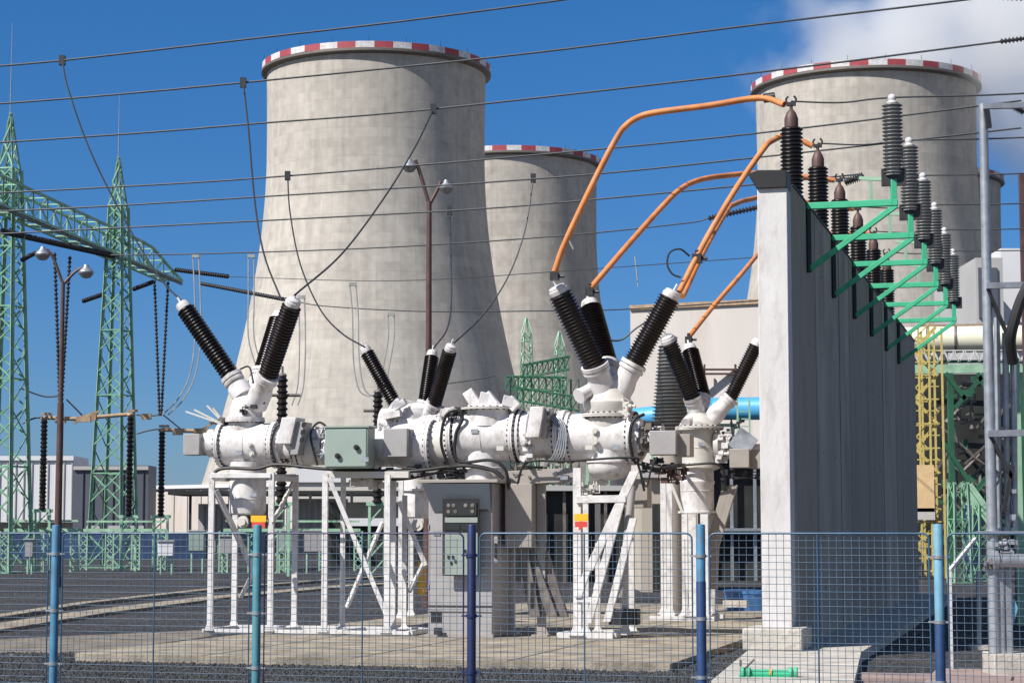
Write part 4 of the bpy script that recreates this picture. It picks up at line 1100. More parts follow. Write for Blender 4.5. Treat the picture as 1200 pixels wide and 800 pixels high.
for (x0, y0, x1, y1, w_) in ((744, 552, 690, 668, .16), (690, 664, 678, 700, .12), (728, 590, 690, 730, .13), (743, 607, 712, 728, .13), (716, 625, 698, 690, .09)):
    p = fr(x0, y0, offr); q = fr(x1, y1, offr - .02); q.z = max(q.z, zL); dd_ = (q - p).normalized()
    b = MB(); b.box((p + q) / 2 + AX * random.uniform(-.05, .05), (w_, .07, (q - p).length), BX, dd_.cross(BX).normalized(), dd_); b.build('brace', M['whitesteel'], Rr, bevel=.006)
tank(Rr, 'conduit', fr(727, 700, -.5), (fr(741, 570, -.3) - fr(727, 700, -.5)), [(0, .06), (2.0, .07)], 'boxgrey')
box(Rr, 'junction_cabinet', fr(748, 578, .2), (.42, .4, .52), 'boxside')
for k, x_ in enumerate((740, 748)): box(Rr, 'lower_box', fr(x_ - 12, 722, -.4 + k * .3), (.4, .3, .28), 'darksteel')
b = MB(); q0 = fr(655, 555, offr); q0.z = PADZ + .05; q1 = fr(718, 555, offr); q1.z = PADZ + .05
b.bar(q0, q1, .16, .09); b.bar(q0 + AX * 1.3, q1 + AX * 1.3, .16, .09); b.bar(q0, q0 + AX * 1.3, .1, .08); b.bar(q1, q1 + AX * 1.3, .1, .08); b.build('base_frame', M['whitesteel'], Rr)
b = MB(); b.box(fr(681, 606, offr - .12), (.25, .02, .13), BX, AX, UP); b.mi = 1; b.box(fr(681, 614, offr - .12), (.22, .021, .1), BX, AX, UP); b.lathe(fr(680, 618.5, offr - .12), -AX, [(0, .05), (.02, .05)], 3)
b.build('warning_plate', [M['signorange'], M['signred']], Rr, smooth=0)

# ---------------- far right bay
CR = 45.0
def rr(px, py, off=0): return rowpt(px, py, CR + off)
bD = rr(822, 622); bD.z = PADZ
D_ = thing('switchgear_bay', bD, 'rear switchgear bay right beside the concrete wall, with an upright tank and three black bushings', 'switchgear', 'switchgear bays')
tank(D_, 'main_vessel', rr(819, 551), UP, [(0, .33), (.05, .46), (.12, .46), (.13, .36), (.85, .36), (.86, .5), (.93, .5), (.96, .42), (1.1, .34), (1.25, .2), (1.3, .05)], 'cream')
flange(D_, rr(820, 501), UP, .52, .025, 24, m='cream'); flange(D_, rr(818, 545), UP, .46, .02, 24, m='cream')
bushing(D_, rr(811, 466, -.2), rr(784, 402, -.6), .19, 20, neck=rr(818, 488), rn=.19); bushing(D_, rr(823, 466, .4), rr(809, 411, .9), .19, 19, neck=rr(820, 488, .1), rn=.18)
bushing(D_, rr(856, 466), rr(886, 405), .165, 20, neck=rr(828, 497), rn=.20)
tank(D_, 'lower_tank', rr(817, 601), UP, [(0, .42), (.04, .42), (.05, .36), (.60, .36), (.64, .38), (.68, .38), (.70, .36), (1.0, .36)], 'white')
tank(D_, 'stub', rr(812, 490, -.2), (rr(802, 498, -.5) - rr(812, 490, -.2)), [(0, .1), (.25, .1), (.26, .12), (.3, .12)], 'white')
hose(D_, 'cable', [rr(785, 545, -.5), rr(810, 544, -.55), rr(838, 543, -.5), rr(848, 552, -.4), rr(850, 575, -.3)], .025)
tank(D_, 'side_vessel', rr(838, 522), BX, [(0, .3), (.1, .3), (.11, .2), (.35, .2)], 'cream')
box(D_, 'terminal_box', rr(868, 537, -.2), (.42, .4, .40), 'boxside'); box(D_, 'terminal_box_side', rr(888, 538, 0), (.26, .4, .40), 'boxside')
zt = (UP + BX * -.0 + AX * .5).normalized()
b = MB(); b.box(rr(871, 518, -.3), (.46, .03, .46), (BX + UP * -.75).normalized(), AX, (UP + BX * .75).normalized()); b.build('tilted_panel', M['galv'], D_)
clutter(D_, 'valves', rr(848, 520, -.2), (.15, .1, .35), 14, 'white', 71, (.03, .07)); clutter(D_, 'pipework', rr(868, 556, -.1), (.45, .1, .08), 14, 'darksteel', 72); clutter(D_, 'pipework', rr(858, 505, 0), (.2, .1, .2), 8, 'darksteel', 73)
for px_, pt, o_ in ((802, 602, -.4), (811, 602, -.45), (825, 602, -.4), (834, 602, .4), (784, 560, -.3), (777, 560, .4)):
    t_ = rr(px_, pt, o_); leg(D_, (t_.x, t_.y, PADZ + .1), t_, .16 if px_ in (811, 825) else .12)
for (x0, y0, x1, y1) in ((860, 568, 838, 640), (850, 575, 832, 640), (838, 640, 836, 690)):
    p = rr(x0, y0, 0); q = rr(x1, y1, 0); dd_ = (q - p).normalized(); b = MB(); b.box((p + q) / 2, (.17, .12, (q - p).length), BX, dd_.cross(BX).normalized(), dd_); b.build('brace', M['boxside'], D_, bevel=.01)
beam(D_, rr(784, 560, -.3), rr(800, 600, -.3), .06, .06, 'cream'); 
b = MB(); q0 = rr(760, 555, -.5); q0.z = PADZ + .05; q1 = rr(836, 555, -.5); q1.z = PADZ + .05; b.bar(q0, q1, .16, .09); b.bar(q0 + AX * 1.3, q1 + AX * 1.3, .16, .09); b.build('base_frame', M['whitesteel'], D_)
b = MB(); b.box(rr(862, 707, -.5), (.5, .25, .14), BX, AX, UP); b.build('concrete_block', M['footing'], None, label='short pale concrete block on the ground left of the wall', cat='concrete block')
b = MB(); q = rr(878, 667, 6); b.lathe((q.x, q.y, 0), UP, [(0, .55), (.5, .6), (.52, .62), (.6, .62)], 14); b.build('waste_tub', M['bluebin'], None, label='blue tub in the shade left of the concrete wall', cat='tub')

# rating plates, weld beads and hoop bands on the tanks
def rplate(par, p, m='galv'): b = MB(); b.box(p, (.13, .012, .08), BX, AX, UP); b.build('rating_plate', M[m], par)
rplate(L, fr(280, 530, -.42)); rplate(C_, fr(556, 505, -.49)); rplate(C_, fr(586, 525, -.49), 'cream'); rplate(Rr, fr(722, 524, -.47)); rplate(Rr, fr(690, 524, -.46), 'cream')
rplate(L, fr(297, 580, -.37)); rplate(G, fr(428, 538, -.98)); rplate(D_, rr(822, 520, -.38), 'galv')
def weld(par, p, d, r): b = MB(); x, y, d = basis(d); b.path([Vector(p) + (x * math.cos(t * .2618) + y * math.sin(t * .2618)) * r for t in range(24)], .009, 5, closed=True); b.build('weld_bead', M['cream'], par)
weld(L, fr(293, 521), BX, .402); weld(C_, fr(570, 511), BX, .462); weld(Rr, fr(706, 513), BX, .442); weld(L, fr(290, 585), UP, .352); weld(D_, rr(817, 575), UP, .362); weld(D_, rr(819, 525), UP, .362); weld(G, fr(395, 525), BX, .362)
# black cable bundle slung under the vessels
for k, (dx, r_) in enumerate(((0, .05), (.07, .035), (-.06, .04))):
    hose(G, 'cable', [fr(388, 551 + k * 2, -.3 - k * .1), fr(430, 557 + k, -.3 - dx), fr(475, 556 + k * 2, -.35 + dx), fr(520, 552, -.3 - dx), fr(545, 556 + k * 3, -.3)], r_)
hose(Rr, 'cable', [fr(748, 542, -.3), fr(775, 548, -.35), fr(800, 545, -.3), rr(800, 552, -.4)], .04)
clutter(Rr, 'valve_block', fr(785, 556, -.1), (.30, .2, .14), 14, 'rust', 81, (.03, .06)); clutter(C_, 'valve_block', fr(640, 562, .1), (.35, .2, .10), 12, 'darksteel', 82, (.03, .06))

# ================================================================== CONCRETE WALL with brackets
wl = thing('blast_wall', W0, 'tall white ended concrete partition wall with dark shaded side', 'concrete wall')
FIRST = 2.6
e0 = .48
for k, e1 in enumerate((3.8, 7.8, 9.8, 13.8, 17.8, 21.8, 23.8, WL)):
    b = MB(); b.box(wp(0, (e0 + e1) / 2 - .006, .16 + (WH - .16) / 2), (WT - (.008 if k % 3 == 1 else 0), e1 - e0 - .012, WH - .16), BX, AX, UP); b.build('wall_panel', M['greywall_pale' if k in (1, 2, 5) else 'greywall'], wl, smooth=0); e0 = e1
b = MB(); b.box(wp(0, .24, .16 + (WH - .16) / 2), (WT + .006, .48, WH - .16), BX, AX, UP); b.build('end_pillar', M['whitewall'], wl, bevel=.012)
b = MB()
for k in (1, 3, 4, 6, 8, 10, 11): b.box(wp(WT / 2 + .001, FIRST + 1.2 + 2.0 * (k - 1), .16 + (WH - .2) / 2), (.006, .02, WH - .25), BX, AX, UP)
b.build('panel_joints', M['darksteel'], wl, smooth=0)
b = MB()
for k in range(14):
    for z_ in (1.0, 1.9, 3.4, 5.2, 6.6): b.lathe(wp(WT / 2 - .001, FIRST + .2 + 2.0 * k, z_), BX, [(0, .022), (.004, .022)], 8)
b.build('tie_holes', M['void'], wl)

b = MB(); b.box(wp(0, WL / 2 + .35, WH + .012), (WT + .05, WL - .7, .02), BX, AX, UP); b.build('coping', M['darksteel'], wl, smooth=0)
b = MB(); pr = [(-.24, -.15), (.245, -.15), (.24, .13), (-.22, .15), (-.37, .10), (-.34, .02)]
vs = [wp(r, i, WH + .0 + z) for i in (-.06, .5) for r, z in pr]; n6 = len(pr)
b.add(vs, [tuple(range(n6)), tuple(range(2 * n6 - 1, n6 - 1, -1))] + [(i, n6 + i, n6 + (i + 1) % n6, (i + 1) % n6) for i in range(n6)]); b.build('end_cap', M['black'], wl, bevel=.01)
b = MB(); b.box(wp(0, .05, .16 + .17), (WT + .45, 1.3, .34), BX, AX, UP); b.build('plinth', M['footing'], wl, bevel=.02)
ordn = ['nearest', 'second', 'third', 'fourth', 'fifth', 'farthest']
tops_d, tops_g = [], []
FIRST = 2.6
for k in range(6):
    i = FIRST + 4.0 * k; z = WH - .05
    root = thing('wall_bracket', wp(WT / 2, i, z - 1.2), '%s green bracket on the shaded side of the concrete wall' % ordn[k], 'bracket', 'green brackets on the wall')
    x0 = WT / 2 + .012
    b = MB(); b.bar(wp(x0, i, z), wp(x0 + 1.55, i, z), .11, .11); b.build('arm', M['green'], root, bevel=.006)
    b = MB(); b.bar(wp(x0 + .03, i, z + .05), wp(x0 + .03, i, z - 1.15), .10, .07); b.build('wall_rail', M['shadegreen'], root, bevel=.006)  # rail green darkened: the wall's shade is painted into its colour
    b = MB(); b.bar(wp(x0 + .05, i, z - 1.08), wp(x0 + 1.52, i, z - .05), .09, .09); b.build('brace', M['green'], root, bevel=.006)
    b = MB(); b.bar(wp(x0 + 1.48, i, z - .05), wp(x0 + 1.48, i, z + .40), .10, .10); b.build('upright', M['green'], root, bevel=.006)
    b = MB(); b.bar(wp(x0 + 1.28, i, z + .44), wp(x0 + 1.70, i, z + .44), .07, .3); b.build('head_plate', M['darksteel'], root)
    b = MB(); b.bar(wp(x0 + 1.1, i, z), wp(x0 + 1.1, i, z + .45), .05); b.bar(wp(x0 + .9, i, z + .45), wp(x0 + 1.45, i, z + .40), .06); b.build('cable_hanger', M['mint'], root)
    pg = wp(x0 + 1.48, i, z + .49)
    ins = thing('post_insulator', pg, '%s grey ribbed post insulator on the green brackets' % ordn[k], 'post insulator', 'grey insulators on the brackets')
    b = MB(); b.lathe(pg, UP, sheds(1.22, .175, 19, .76), 20); b.build('insulator', M['greyporc'], ins)
    b = MB(); b.lathe(pg + UP * 1.22, UP, [(0, .1), (.03, .1), (.06, .05), (.09, .05)], 14); b.ball(pg + UP * 1.32, .075); b.build('cap', M['whitesteel'], ins)
    b = MB(); b.lathe(pg - UP * .015, UP, [(0, .14), (.05, .12)], 14); b.build('foot', M['whitesteel'], ins)
    tops_g.append(pg + UP * 1.33)
    # dark insulator standing on the wall
    pd = wp(0, i, WH + .03); hd = 1.30
    ins = thing('wall_bushing', pd, '%s dark brown ribbed insulator standing on top of the concrete wall' % ordn[k], 'post insulator', 'dark insulators on the wall')
    b = MB(); b.lathe(pd, UP, sheds(hd, .20, 19, .82), 22); b.build('insulator', M['porcelain'], ins)
    b = MB(); b.lathe(pd + UP * hd, UP, [(0, .12), (.16, .12), (.26, .085), (.31, .05), (.33, .03), (.42, .028)], 18); b.build('head', M['rust'], ins)
    tp = pd + UP * (hd + .42)
    b = MB()
    for s in (-1, 1):
        b.path(spline([tp, tp + BX * s * .07 + UP * .03, tp + BX * s * .085 + UP * .09, tp + BX * s * .05 + UP * .14], 4), .02, 6)
    b.box(tp + UP * .0, (.16, .08, .06), BX, AX, UP); b.build('arcing_horn', M['darksteel'], ins)
    tops_d.append(tp)

# orange busbars
def bus(pts, label, r=.055):
    pts = [Vector(p) for p in pts]
    root = MB(); root.path(spline(pts, 10), r, 12)
    return root.build('busbar', M['orange'], None, label=label, cat='busbar', group='orange tubular busbars')
def clampo(p, label, r=.06):
    b = MB(); b.box(p, (r * 2.4, r * 2.4, r * 2.4), BX, AX, UP); b.lathe(p + UP * r, UP, [(0, r * .6), (.09, r * .6)], 8); b.lathe(p + BX * r, BX, [(0, r * .5), (.12, r * .5)], 8)
    return b.build('clamp', M['darksteel'], None, label=label, cat='clamp', group='busbar clamps')
T0, T1, T2, T3, T4 = tops_d[:5]
def mixp(px, py, D): return at(px, py, D)
bus([mixp(650, 318, 36.3), mixp(662, 285, 36.2), mixp(695, 215, 36), mixp(722, 163, 35.9), mixp(735, 146, 35.8), mixp(752, 136, 35.8), mixp(775, 131, 35.7), mixp(830, 124, 35.5), mixp(890, 115, 35.4), T0 - BX * .12], 'topmost orange busbar, arching from the left big bushing to the nearest wall insulator')
bus([mixp(692, 338, 37.6), mixp(735, 288, 38.5), mixp(780, 238, 40), mixp(800, 220, 40.6), mixp(820, 211, 41.2), mixp(850, 206, 42), mixp(900, 203, 42.8), T2 - BX * .1], 'second orange busbar, arching from the middle big bushing to the third wall insulator')
bus([mixp(796, 342, 37.3), mixp(826, 283, 37.7), mixp(862, 222, 38.1), mixp(893, 177, 38.5), mixp(905, 165, 38.8), mixp(925, 159, 39.0), T1 - BX * .1], 'steep orange busbar from the right big bushing to the second wall insulator')
bus([mixp(800, 347, 37.9), mixp(826, 292, 40), mixp(852, 247, 43.5), mixp(862, 239, 44.5), mixp(878, 234, 45.4), mixp(905, 232, 46.2), T3 - BX * .1], 'low orange busbar running beside the steep one towards the fourth wall insulator')
bus([mixp(808, 394, 46), mixp(835, 360, 47), mixp(868, 322, 48), mixp(890, 296, 49.5), mixp(910, 276, 50.3), T4 - BX * .1], 'short orange busbar rising from the rear bushings behind the white wall end')
clampo(mixp(650, 324, 36.3), 'dark clamp at the foot of the topmost orange busbar')
clampo(mixp(691, 342, 37.6), 'clamp at the foot of the second orange busbar'); clampo(mixp(807, 398, 46), 'clamp at the foot of the short orange busbar')
clampo(mixp(817, 303, 37.6), 'clamp joining the two parallel orange busbars', .07)
b = MB(); p, q = mixp(895, 115.5, 35.4), mixp(908, 113.5, 35.35); b.lathe(p, q - p, [(0, .085), ((q - p).length, .085)], 12); b.build('busbar_sleeve', M['black'], None, label='black sleeve on the topmost orange busbar beside the red and white rim', cat='sleeve')
b = MB(); b.path(spline([mixp(808, 300, 37.5), mixp(797, 292, 37.4), mixp(785, 296, 37.3), mixp(782, 310, 37.3), mixp(788, 321, 37.3), mixp(798, 325, 37.3)], 8), .018, 6); b.build('jumper_loop', M['wire'], None, label='dark jumper loop beside the parallel orange busbars', cat='cable')
# low wires from wall bushings to bracket insulators and away to the right
for k in range(6):
    a_, c_ = tops_d[k], tops_g[k]; 
    pts = [a_ + UP * .05, a_.lerp(c_, .5) - UP * .03, c_, c_ + BX * 2.2 - UP * .05, c_ + BX * (7.0)]
    b = MB(); b.path(spline(pts, 6), .016, 6)
    b.build('conductor', M['wire'], None, label='%s dark conductor lying over a dark and a grey insulator by the wall' % ordn[k], cat='wire', group='conductors over the wall insulators')
# ================================================================== OVERHEAD LINES
def wirething(name, pts, label, r=.02, group=None, m='wire', cat='wire', n=10, fit=None):
    b = MB(); b.path(spline(pts, n), r, 6)
    if fit:
        p = Vector(fit); b.box(p, (.12, .12, .2)); 
    return b.build(name, M[m], None, label=label, cat=cat, group=group)
def ow(pxs, D0, D1): return [at(x, y, D0 + (D1 - D0) * x / 1200) for x, y in pxs]
GO = 'overhead conductors crossing the sky'
def line(pxs, D0, D1, label, r=.02): wirething('overhead_conductor', ow(pxs, D0, D1), label, r, GO)
line([(-60, 82), (73, 71), (300, 45), (480, 24), (675, -2), (800, -20)], 42, 35, 'topmost overhead conductor, leaving the photo at the top centre')
line([(-60, 126), (100, 114), (285, 97), (600, 65), (880, 30), (1140, -1), (1260, -18)], 43, 36, 'second overhead conductor from the top')
line([(-60, 171), (150, 157), (300, 145), (508, 128), (880, 86), (1172, 49)], 44, 37, 'third overhead conductor from the top, ending at a short insulator string')
line([(-60, 229), (100, 221), (300, 209), (625, 182), (890, 156), (1197, 118)], 48, 41, 'fourth overhead conductor, crossing the middle of the big cooling tower')
line([(-60, 250), (100, 243), (300, 231), (650, 208), (893, 184), (1197, 150)], 49, 42, 'fifth overhead conductor, just under the fourth')
line([(-60, 277), (100, 269), (300, 259), (527, 247), (650, 238), (887, 216), (1010, 204)], 50, 43, 'sixth overhead conductor, at the height of the lamp arms')
line([(130, 299), (250, 297), (450, 290), (650, 277), (800, 262), (830, 256)], 60, 54, 'seventh overhead conductor, ending at a dark insulator string before the white wall end')
line([(268, 324), (420, 329), (520, 327), (640, 319), (865, 303), (960, 296)], 121, 70, 'eighth overhead conductor, running from the upper portal insulator')
line([(345, 353), (385, 359), (500, 365), (650, 364), (740, 362), (890, 352), (960, 346)], 140, 80, 'lowest overhead conductor, running from the lower portal insulator', .035)
for k, (a_, c_, D, lab) in enumerate((((830, 256), (893, 242), 56, 'dark strain insulator string just left of the white wall end'), ((1172, 49), (1212, 44), 37, 'short strain insulator at the right edge, under the steam'), ((1168, -3), (1215, -1), 36, 'short strain insulator at the top right corner'), ((1182, 122), (1200, 132), 29, 'short strain insulator under the grey pole arm'), ((1012, 206), (990, 214), 43, 'dark string insulator beside the third wall insulator'))):
    hung('strain_insulator', [(at(*a_, D), at(*c_, D), 9 if k else 16)], lab, r=.055 if k in (1, 2, 3) else .09)
# droppers
tipL = [at(213, 352, 39.5), at(346, 346, 37.4), at(329, 360, 39.2)]
GD = 'dropper cables to the bushings'
def drop(pxs, Ds, label):
    n = len(pxs); pts = [at(x, y, Ds[0] + (Ds[1] - Ds[0]) * i / (n - 1)) for i, (x, y) in enumerate(pxs)]
    wirething('dropper_cable', pts, label, .019, GD, fit=pts[0])
drop([(73, 71), (80, 105), (107, 180), (150, 265), (187, 325), (214, 354)], (41.6, 39.3), 'dropper cable falling from the top left to the leftmost black bushing')
drop([(285, 97), (291, 150), (299, 240), (310, 300), (330, 352)], (41.3, 38.6), 'nearly straight dropper cable down the left edge of the big cooling tower')
drop([(508, 128), (485, 175), (450, 232), (400, 298), (345, 346)], (41, 37.2), 'long slanting dropper cable passing behind the lamp head')
drop([(337, 206), (340, 250), (352, 310), (375, 362), (400, 390), (428, 407)], (46, 44.8), 'sagging dropper cable to the left rear bushing')
drop([(625, 181 + 28), (615, 270), (595, 325), (565, 370), (532, 402)], (45.8, 43.6), 'dropper cable curving down to the right rear bushing')
drop([(527, 247), (528, 290), (529, 350), (524, 385), (508, 408)], (47.2, 44.6), 'green tinted dropper cable beside the lamp pole')
GP = 'pale twin droppers of the far line'
def pale(pxs, D, label):
    a_ = [at(x, y, D) for x, y in pxs]; b = MB(); b.path(spline(a_, 8), .035, 5); b.path(spline([p + Vector((.28, 0, 0)) for p in a_], 8), .035, 5)
    b.box(a_[0] + Vector((.14, 0, 0)), (.36, .12, .16)); b.build('twin_dropper', M['palewire'], None, label=label, cat='wire', group=GP)
pale([(226, 300), (228, 345), (228, 400), (222, 440), (208, 468), (190, 486)], 100, 'pale twin dropper left of the big cooling tower, ending at the V insulator')
pale([(291, 300), (291, 350), (291, 395), (300, 430)], 100, 'pale twin dropper on the left edge of the big cooling tower')
pale([(350, 348), (351, 400), (349, 450), (342, 475)], 98, 'pale twin dropper right of the left black bushings')
pale([(410, 333), (413, 370), (414, 420), (420, 455), (432, 464), (441, 460)], 98, 'pale twin dropper left of the rear black bushings')
pale([(455, 368), (455, 395), (450, 425), (444, 455)], 98, 'pale short twin dropper beside the lamp pole')
GJ = 'jumper cables in the left yard'
for pts, D, lab in (([(25, 455), (50, 464), (68, 464)], 105, 'jumper cable left of the left lamp post'), ([(26, 496), (40, 490), (52, 489)], 101, 'jumper cable at the far left disconnector'), ([(78, 468), (90, 480), (98, 488)], 105, 'short jumper cable from the V insulator to the disconnector arm'), ([(160, 486), (175, 487), (187, 486)], 118, 'short jumper cable left of the right V insulator'), ([(189, 484), (205, 497), (215, 505)], 118, 'short jumper cable right of the right V insulator'), ([(160, 508), (175, 504), (190, 502)], 105, 'sagging jumper cable to the right disconnector'),
    ([(705, 385), (712, 397), (728, 398), (745, 385), (760, 375)], 90, 'thin curved cable between the two big bushings')):
    wirething('jumper_cable', [at(x, y, D) for x, y in pts], lab, .045, GJ)
for pts, D, lab, mm in (([(520, 450), (555, 445), (580, 440)], 100, 'dark dashed line string in front of the big tower foot', 'wire'), ([(744, 300), (746, 318), (748, 336)], 90, 'thin pale dropper in the blue gap', 'palewire'), ([(664, 276), (672, 292)], 60, 'tiny pale dropper beside the first orange busbar', 'palewire')):
    wirething('thin_line', [at(x, y, D) for x, y in pts], lab, .03, None, mm)

# ================================================================== RIGHT SIDE
r, p, u, n_, L_, z = block(1180, 1300, 291, 210, 30, M['whiteclad'], 'boiler_house', 'white clad building at the right edge behind the grey pole')
r, p, u, n_, L_, z = block(1150, 1182, 302, 200, 20, M['paleclad'], 'boiler_house', 'narrow grey clad building between the pole and the white building')
trim(r, 'dark_vent', p, u, n_, L_ * .7, z - 6, 5, M['darkclad'], .2, .2)
root = thing('flue_duct', (at(1120, 622, 112).x, 112, 0), 'pale yellow horizontal duct above the green steelwork', 'duct')
b = MB(); a_ = at(1040, 399, 112); c_ = at(1225, 396, 110); b.lathe(a_, c_ - a_, [(0, .72), ((c_ - a_).length, .72)], 28); b.build('duct', M['paleyellow'], root)
b = MB(); [b.lathe(a_.lerp(c_, f), c_ - a_, [(0, .78), (.12, .78)], 28) for f in (.25, .43, .62)]; b.build('bands', M['midsteel'], root)
b = MB(); b.bar(at(1075, 382, 113), at(1160, 381, 113), .15); b.bar(at(1103, 403, 111), at(1118, 403, 111), .18); b.build('support_rail', M['tan'], root)
b = MB(); [b.bar((at(x, 410, 112).x, 112, 0), at(x, 410, 112), .25) for x in (1060, 1162, 1215)]; b.build('stanchions', M['fargreen'], root)
root = thing('green_gantry', (at(1120, 622, 106).x, 106, 0), 'green steel gantry with a white zigzag railing, right of the wall', 'gantry')
b = MB(); p0, p1 = at(1040, 433, 106), at(1215, 431, 106); b.bar(p0, p1, .3, .45); b.build('girder', M['mint'], root)
b = MB(); p2, p3 = at(1040, 424, 106), at(1215, 423, 106); b.bar(p2, p3, .15); b.build('upper_beam', M['fargreen'], root)
b = MB(); nn = 14
for i in range(nn):
    q0 = at(1040 + 12 * i, 423, 105.8); q1 = at(1046 + 12 * i, 411, 105.8); q2 = at(1052 + 12 * i, 423, 105.8); b.bar(q0, q1, .09); b.bar(q1, q2, .09)
b.bar(at(1040, 411, 105.8), at(1200, 410, 105.8), .06); b.build('railing', M['whitesteel'], root)
for x in (1068, 1113, 1156, 1196):
    b = MB(); q = at(x, 433, 106); b.bar((q.x, 106, 0), q, .28); b.build('column', M['fargreen'], root)
b = MB()
for (x0, y0, x1, y1) in ((1106, 438, 1130, 470), (1143, 438, 1158, 465), (1158, 560, 1115, 620), (1104, 520, 1150, 590), (1120, 480, 1154, 440)): b.angle(at(x0, y0, 105), at(x1, y1, 105), .22)
b.build('diagonal', M['fargreen'], root)
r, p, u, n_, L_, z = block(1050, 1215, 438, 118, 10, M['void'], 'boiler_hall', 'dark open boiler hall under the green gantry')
rnd = random.Random(4); b = MB()
for i in range(60):
    x = rnd.uniform(1100, 1195); y = rnd.uniform(445, 640); q = at(x, y, rnd.uniform(112, 116)); d_ = rnd.choice((Vector((1, 0, 0)), UP, Vector((0, 1, 0)), Vector((.7, 0, .7)))); b.lathe(q, d_, [(0, rnd.uniform(.05, .16)), (rnd.uniform(.5, 2.2), .08)], 8)
b.build('pipework', M['midsteel'], r)
b = MB()
for i in range(28):
    x = rnd.uniform(1100, 1195); y = rnd.uniform(445, 640); q = at(x, y, rnd.uniform(112, 116)); b.box(q, (rnd.uniform(.2, 1.4), .3, rnd.uniform(.15, .6)))
b.build('valve_boxes', M['fargreen'], r)
b = MB()
for i in range(16):
    x = rnd.uniform(1100, 1195); y = rnd.uniform(450, 640); q = at(x, y, rnd.uniform(110, 112)); b.bar(q, q + Vector((rnd.uniform(-2, 2), 0, rnd.uniform(-2, 2))), .1)
b.build('struts', M['midsteel'], r)
for yy in (470, 520, 575):
    b = MB(); b.bar(at(1098, yy, 114), at(1165, yy + 3, 114), .25, .3); b.build('floor_beam', M['darksteel'], r)
# yellow stair tower
D = 88; root = thing('stair_tower', (at(1090, 622, D).x, D, 0), 'yellow scaffold stair tower at the right end of the wall', 'stair tower')
xs = (1074, 1098, 1104)
for x in (1076, 1088, 1103):
    for dd in (0, 1.6):
        b = MB(); q = at(x, 384, D); b.bar((q.x, D + dd, 0), (q.x, D + dd, q.z), .08); b.build('post', M['ochre'], root)
b = MB(); xl_, xr_ = at(1076, 600, D).x, at(1103, 600, D).x; zt_ = at(1090, 384, D).z; k = 0; zq = .3
while zq < zt_:
    b.bar((xl_, D, zq), (xr_, D, zq), .06); b.bar((xl_, D + 1.6, zq), (xr_, D + 1.6, zq), .05)
    b.bar((xl_, D, zq + .55), (xr_, D, zq + .55), .05)
    b.bar((xl_ if k % 2 else xr_, D + .4, zq), (xr_ if k % 2 else xl_, D + .4, zq + 1.05), .05, .14)
    b.bar((xl_ if k % 2 else xr_, D + .1, zq + .5), (xr_ if k % 2 else xl_, D + .1, zq + 1.55), .05)
    zq += 1.05; k += 1
b.build('stair_tread', M['ochre'], root)
b = MB(); b.box((at(1084, 575, D).x, D - .1, at(1084, 572, D).z), (.75, .06, 2.0)); b.build('side_panel', mat('pale_orange_panel', (.75, .52, .28), .6, var=.1), root)
b = MB(); b.box((at(1084, 600, D).x, D - .1, at(1084, 602, D).z), (.8, .06, .5)); b.build('lower_panel', M['cream'], root)
# small green lattice columns
for k, (x, yt, D, lab) in enumerate(((1122, 565, 80, 'short green lattice column left of the dark blue tank'), (1151, 590, 82, 'short green lattice column right of the dark blue tank'))):
    q = at(x, yt, D); t = thing('lattice_column', (q.x, D, 0), lab, 'lattice column')
    b = MB(); cp = lattice(b, (q.x, D), .7, .55, 0, q.z, 5, .045, .2); b.build('bracing', M['midgreen'], t)
    for j in range(4): b = MB(); b.angle(cp(j, 0), cp(j, q.z), .12, .03); b.build('leg', M['mint'], t)
q = at(1140, 622, 86); b = MB(); zt_ = at(1140, 588, 86).z; b.lathe((q.x, 86, 0), UP, [(0, .45), (zt_ - .3, .45), (zt_ - .1, .35), (zt_, .1)], 20); b.build('storage_tank', M['navy'], None, label='dark blue upright tank behind the right end of the fence', cat='tank')
# green diagonal stair stringers
b = MB()
for d_ in (0, 8): b.bar(at(1128 + d_, 568, 84), at(1158 + d_, 610, 84), .12, .25)
b.bar(at(1132, 590, 84), at(1140, 590, 84), .1); b.bar(at(1145, 592, 84), at(1153, 592, 84), .1); b.build('stair_flight', M['mint'], None, label='pale green stair stringers sloping down beside the grey pole', cat='stairs')
b = MB(); b.bar(at(1113, 668, 29), at(1143, 631, 29.6), .045); b.bar(at(1113, 667, 29), Vector((at(1113, 667, 29).x, 29, 0)), .04); b.build('barrier_arm', M['whitesteel'], None, label='white slanting rod behind the fence at the right', cat='rod')
# galvanised pole structure
D = 28.0
def gp(x, y, d=0): return at(x, y, D + d)
base = gp(1168, 622); base.z = 0
S = thing('support_pole', base, 'galvanised pole frame with cross arms standing at the right edge', 'steel pole')
b = MB(); b.lathe((gp(1158, 400).x, D, .36), UP, [(0, .075), (4.2, .072), (gp(0, 122).z - .36, .06)], 16); b.build('pole', M['galv'], S)
for yy, x0, x1, r_ in ((123, 1152, 1230, .045), (333, 1156, 1230, .05), (506, 1158, 1230, .055)):
    b = MB(); b.bar(gp(x0, yy + 2, -.08), gp(x1, yy, -.08), r_ * 1.6, r_ * 1.6); b.build('cross_arm', M['galv'], S)
b = MB(); b.bar(gp(1156, 128, -.1), gp(1159, 150, -.1), .07); b.build('bracket', M['darksteel'], S)
for p_, q_ in (((1157, 338), (1188, 410)), ((1160, 510), (1186, 560)), ((1186, 545), (1176, 600))): b = MB(); b.bar(gp(*p_, -.05), gp(*q_, -.05), .05); b.build('knee_brace', M['darksteel'], S)
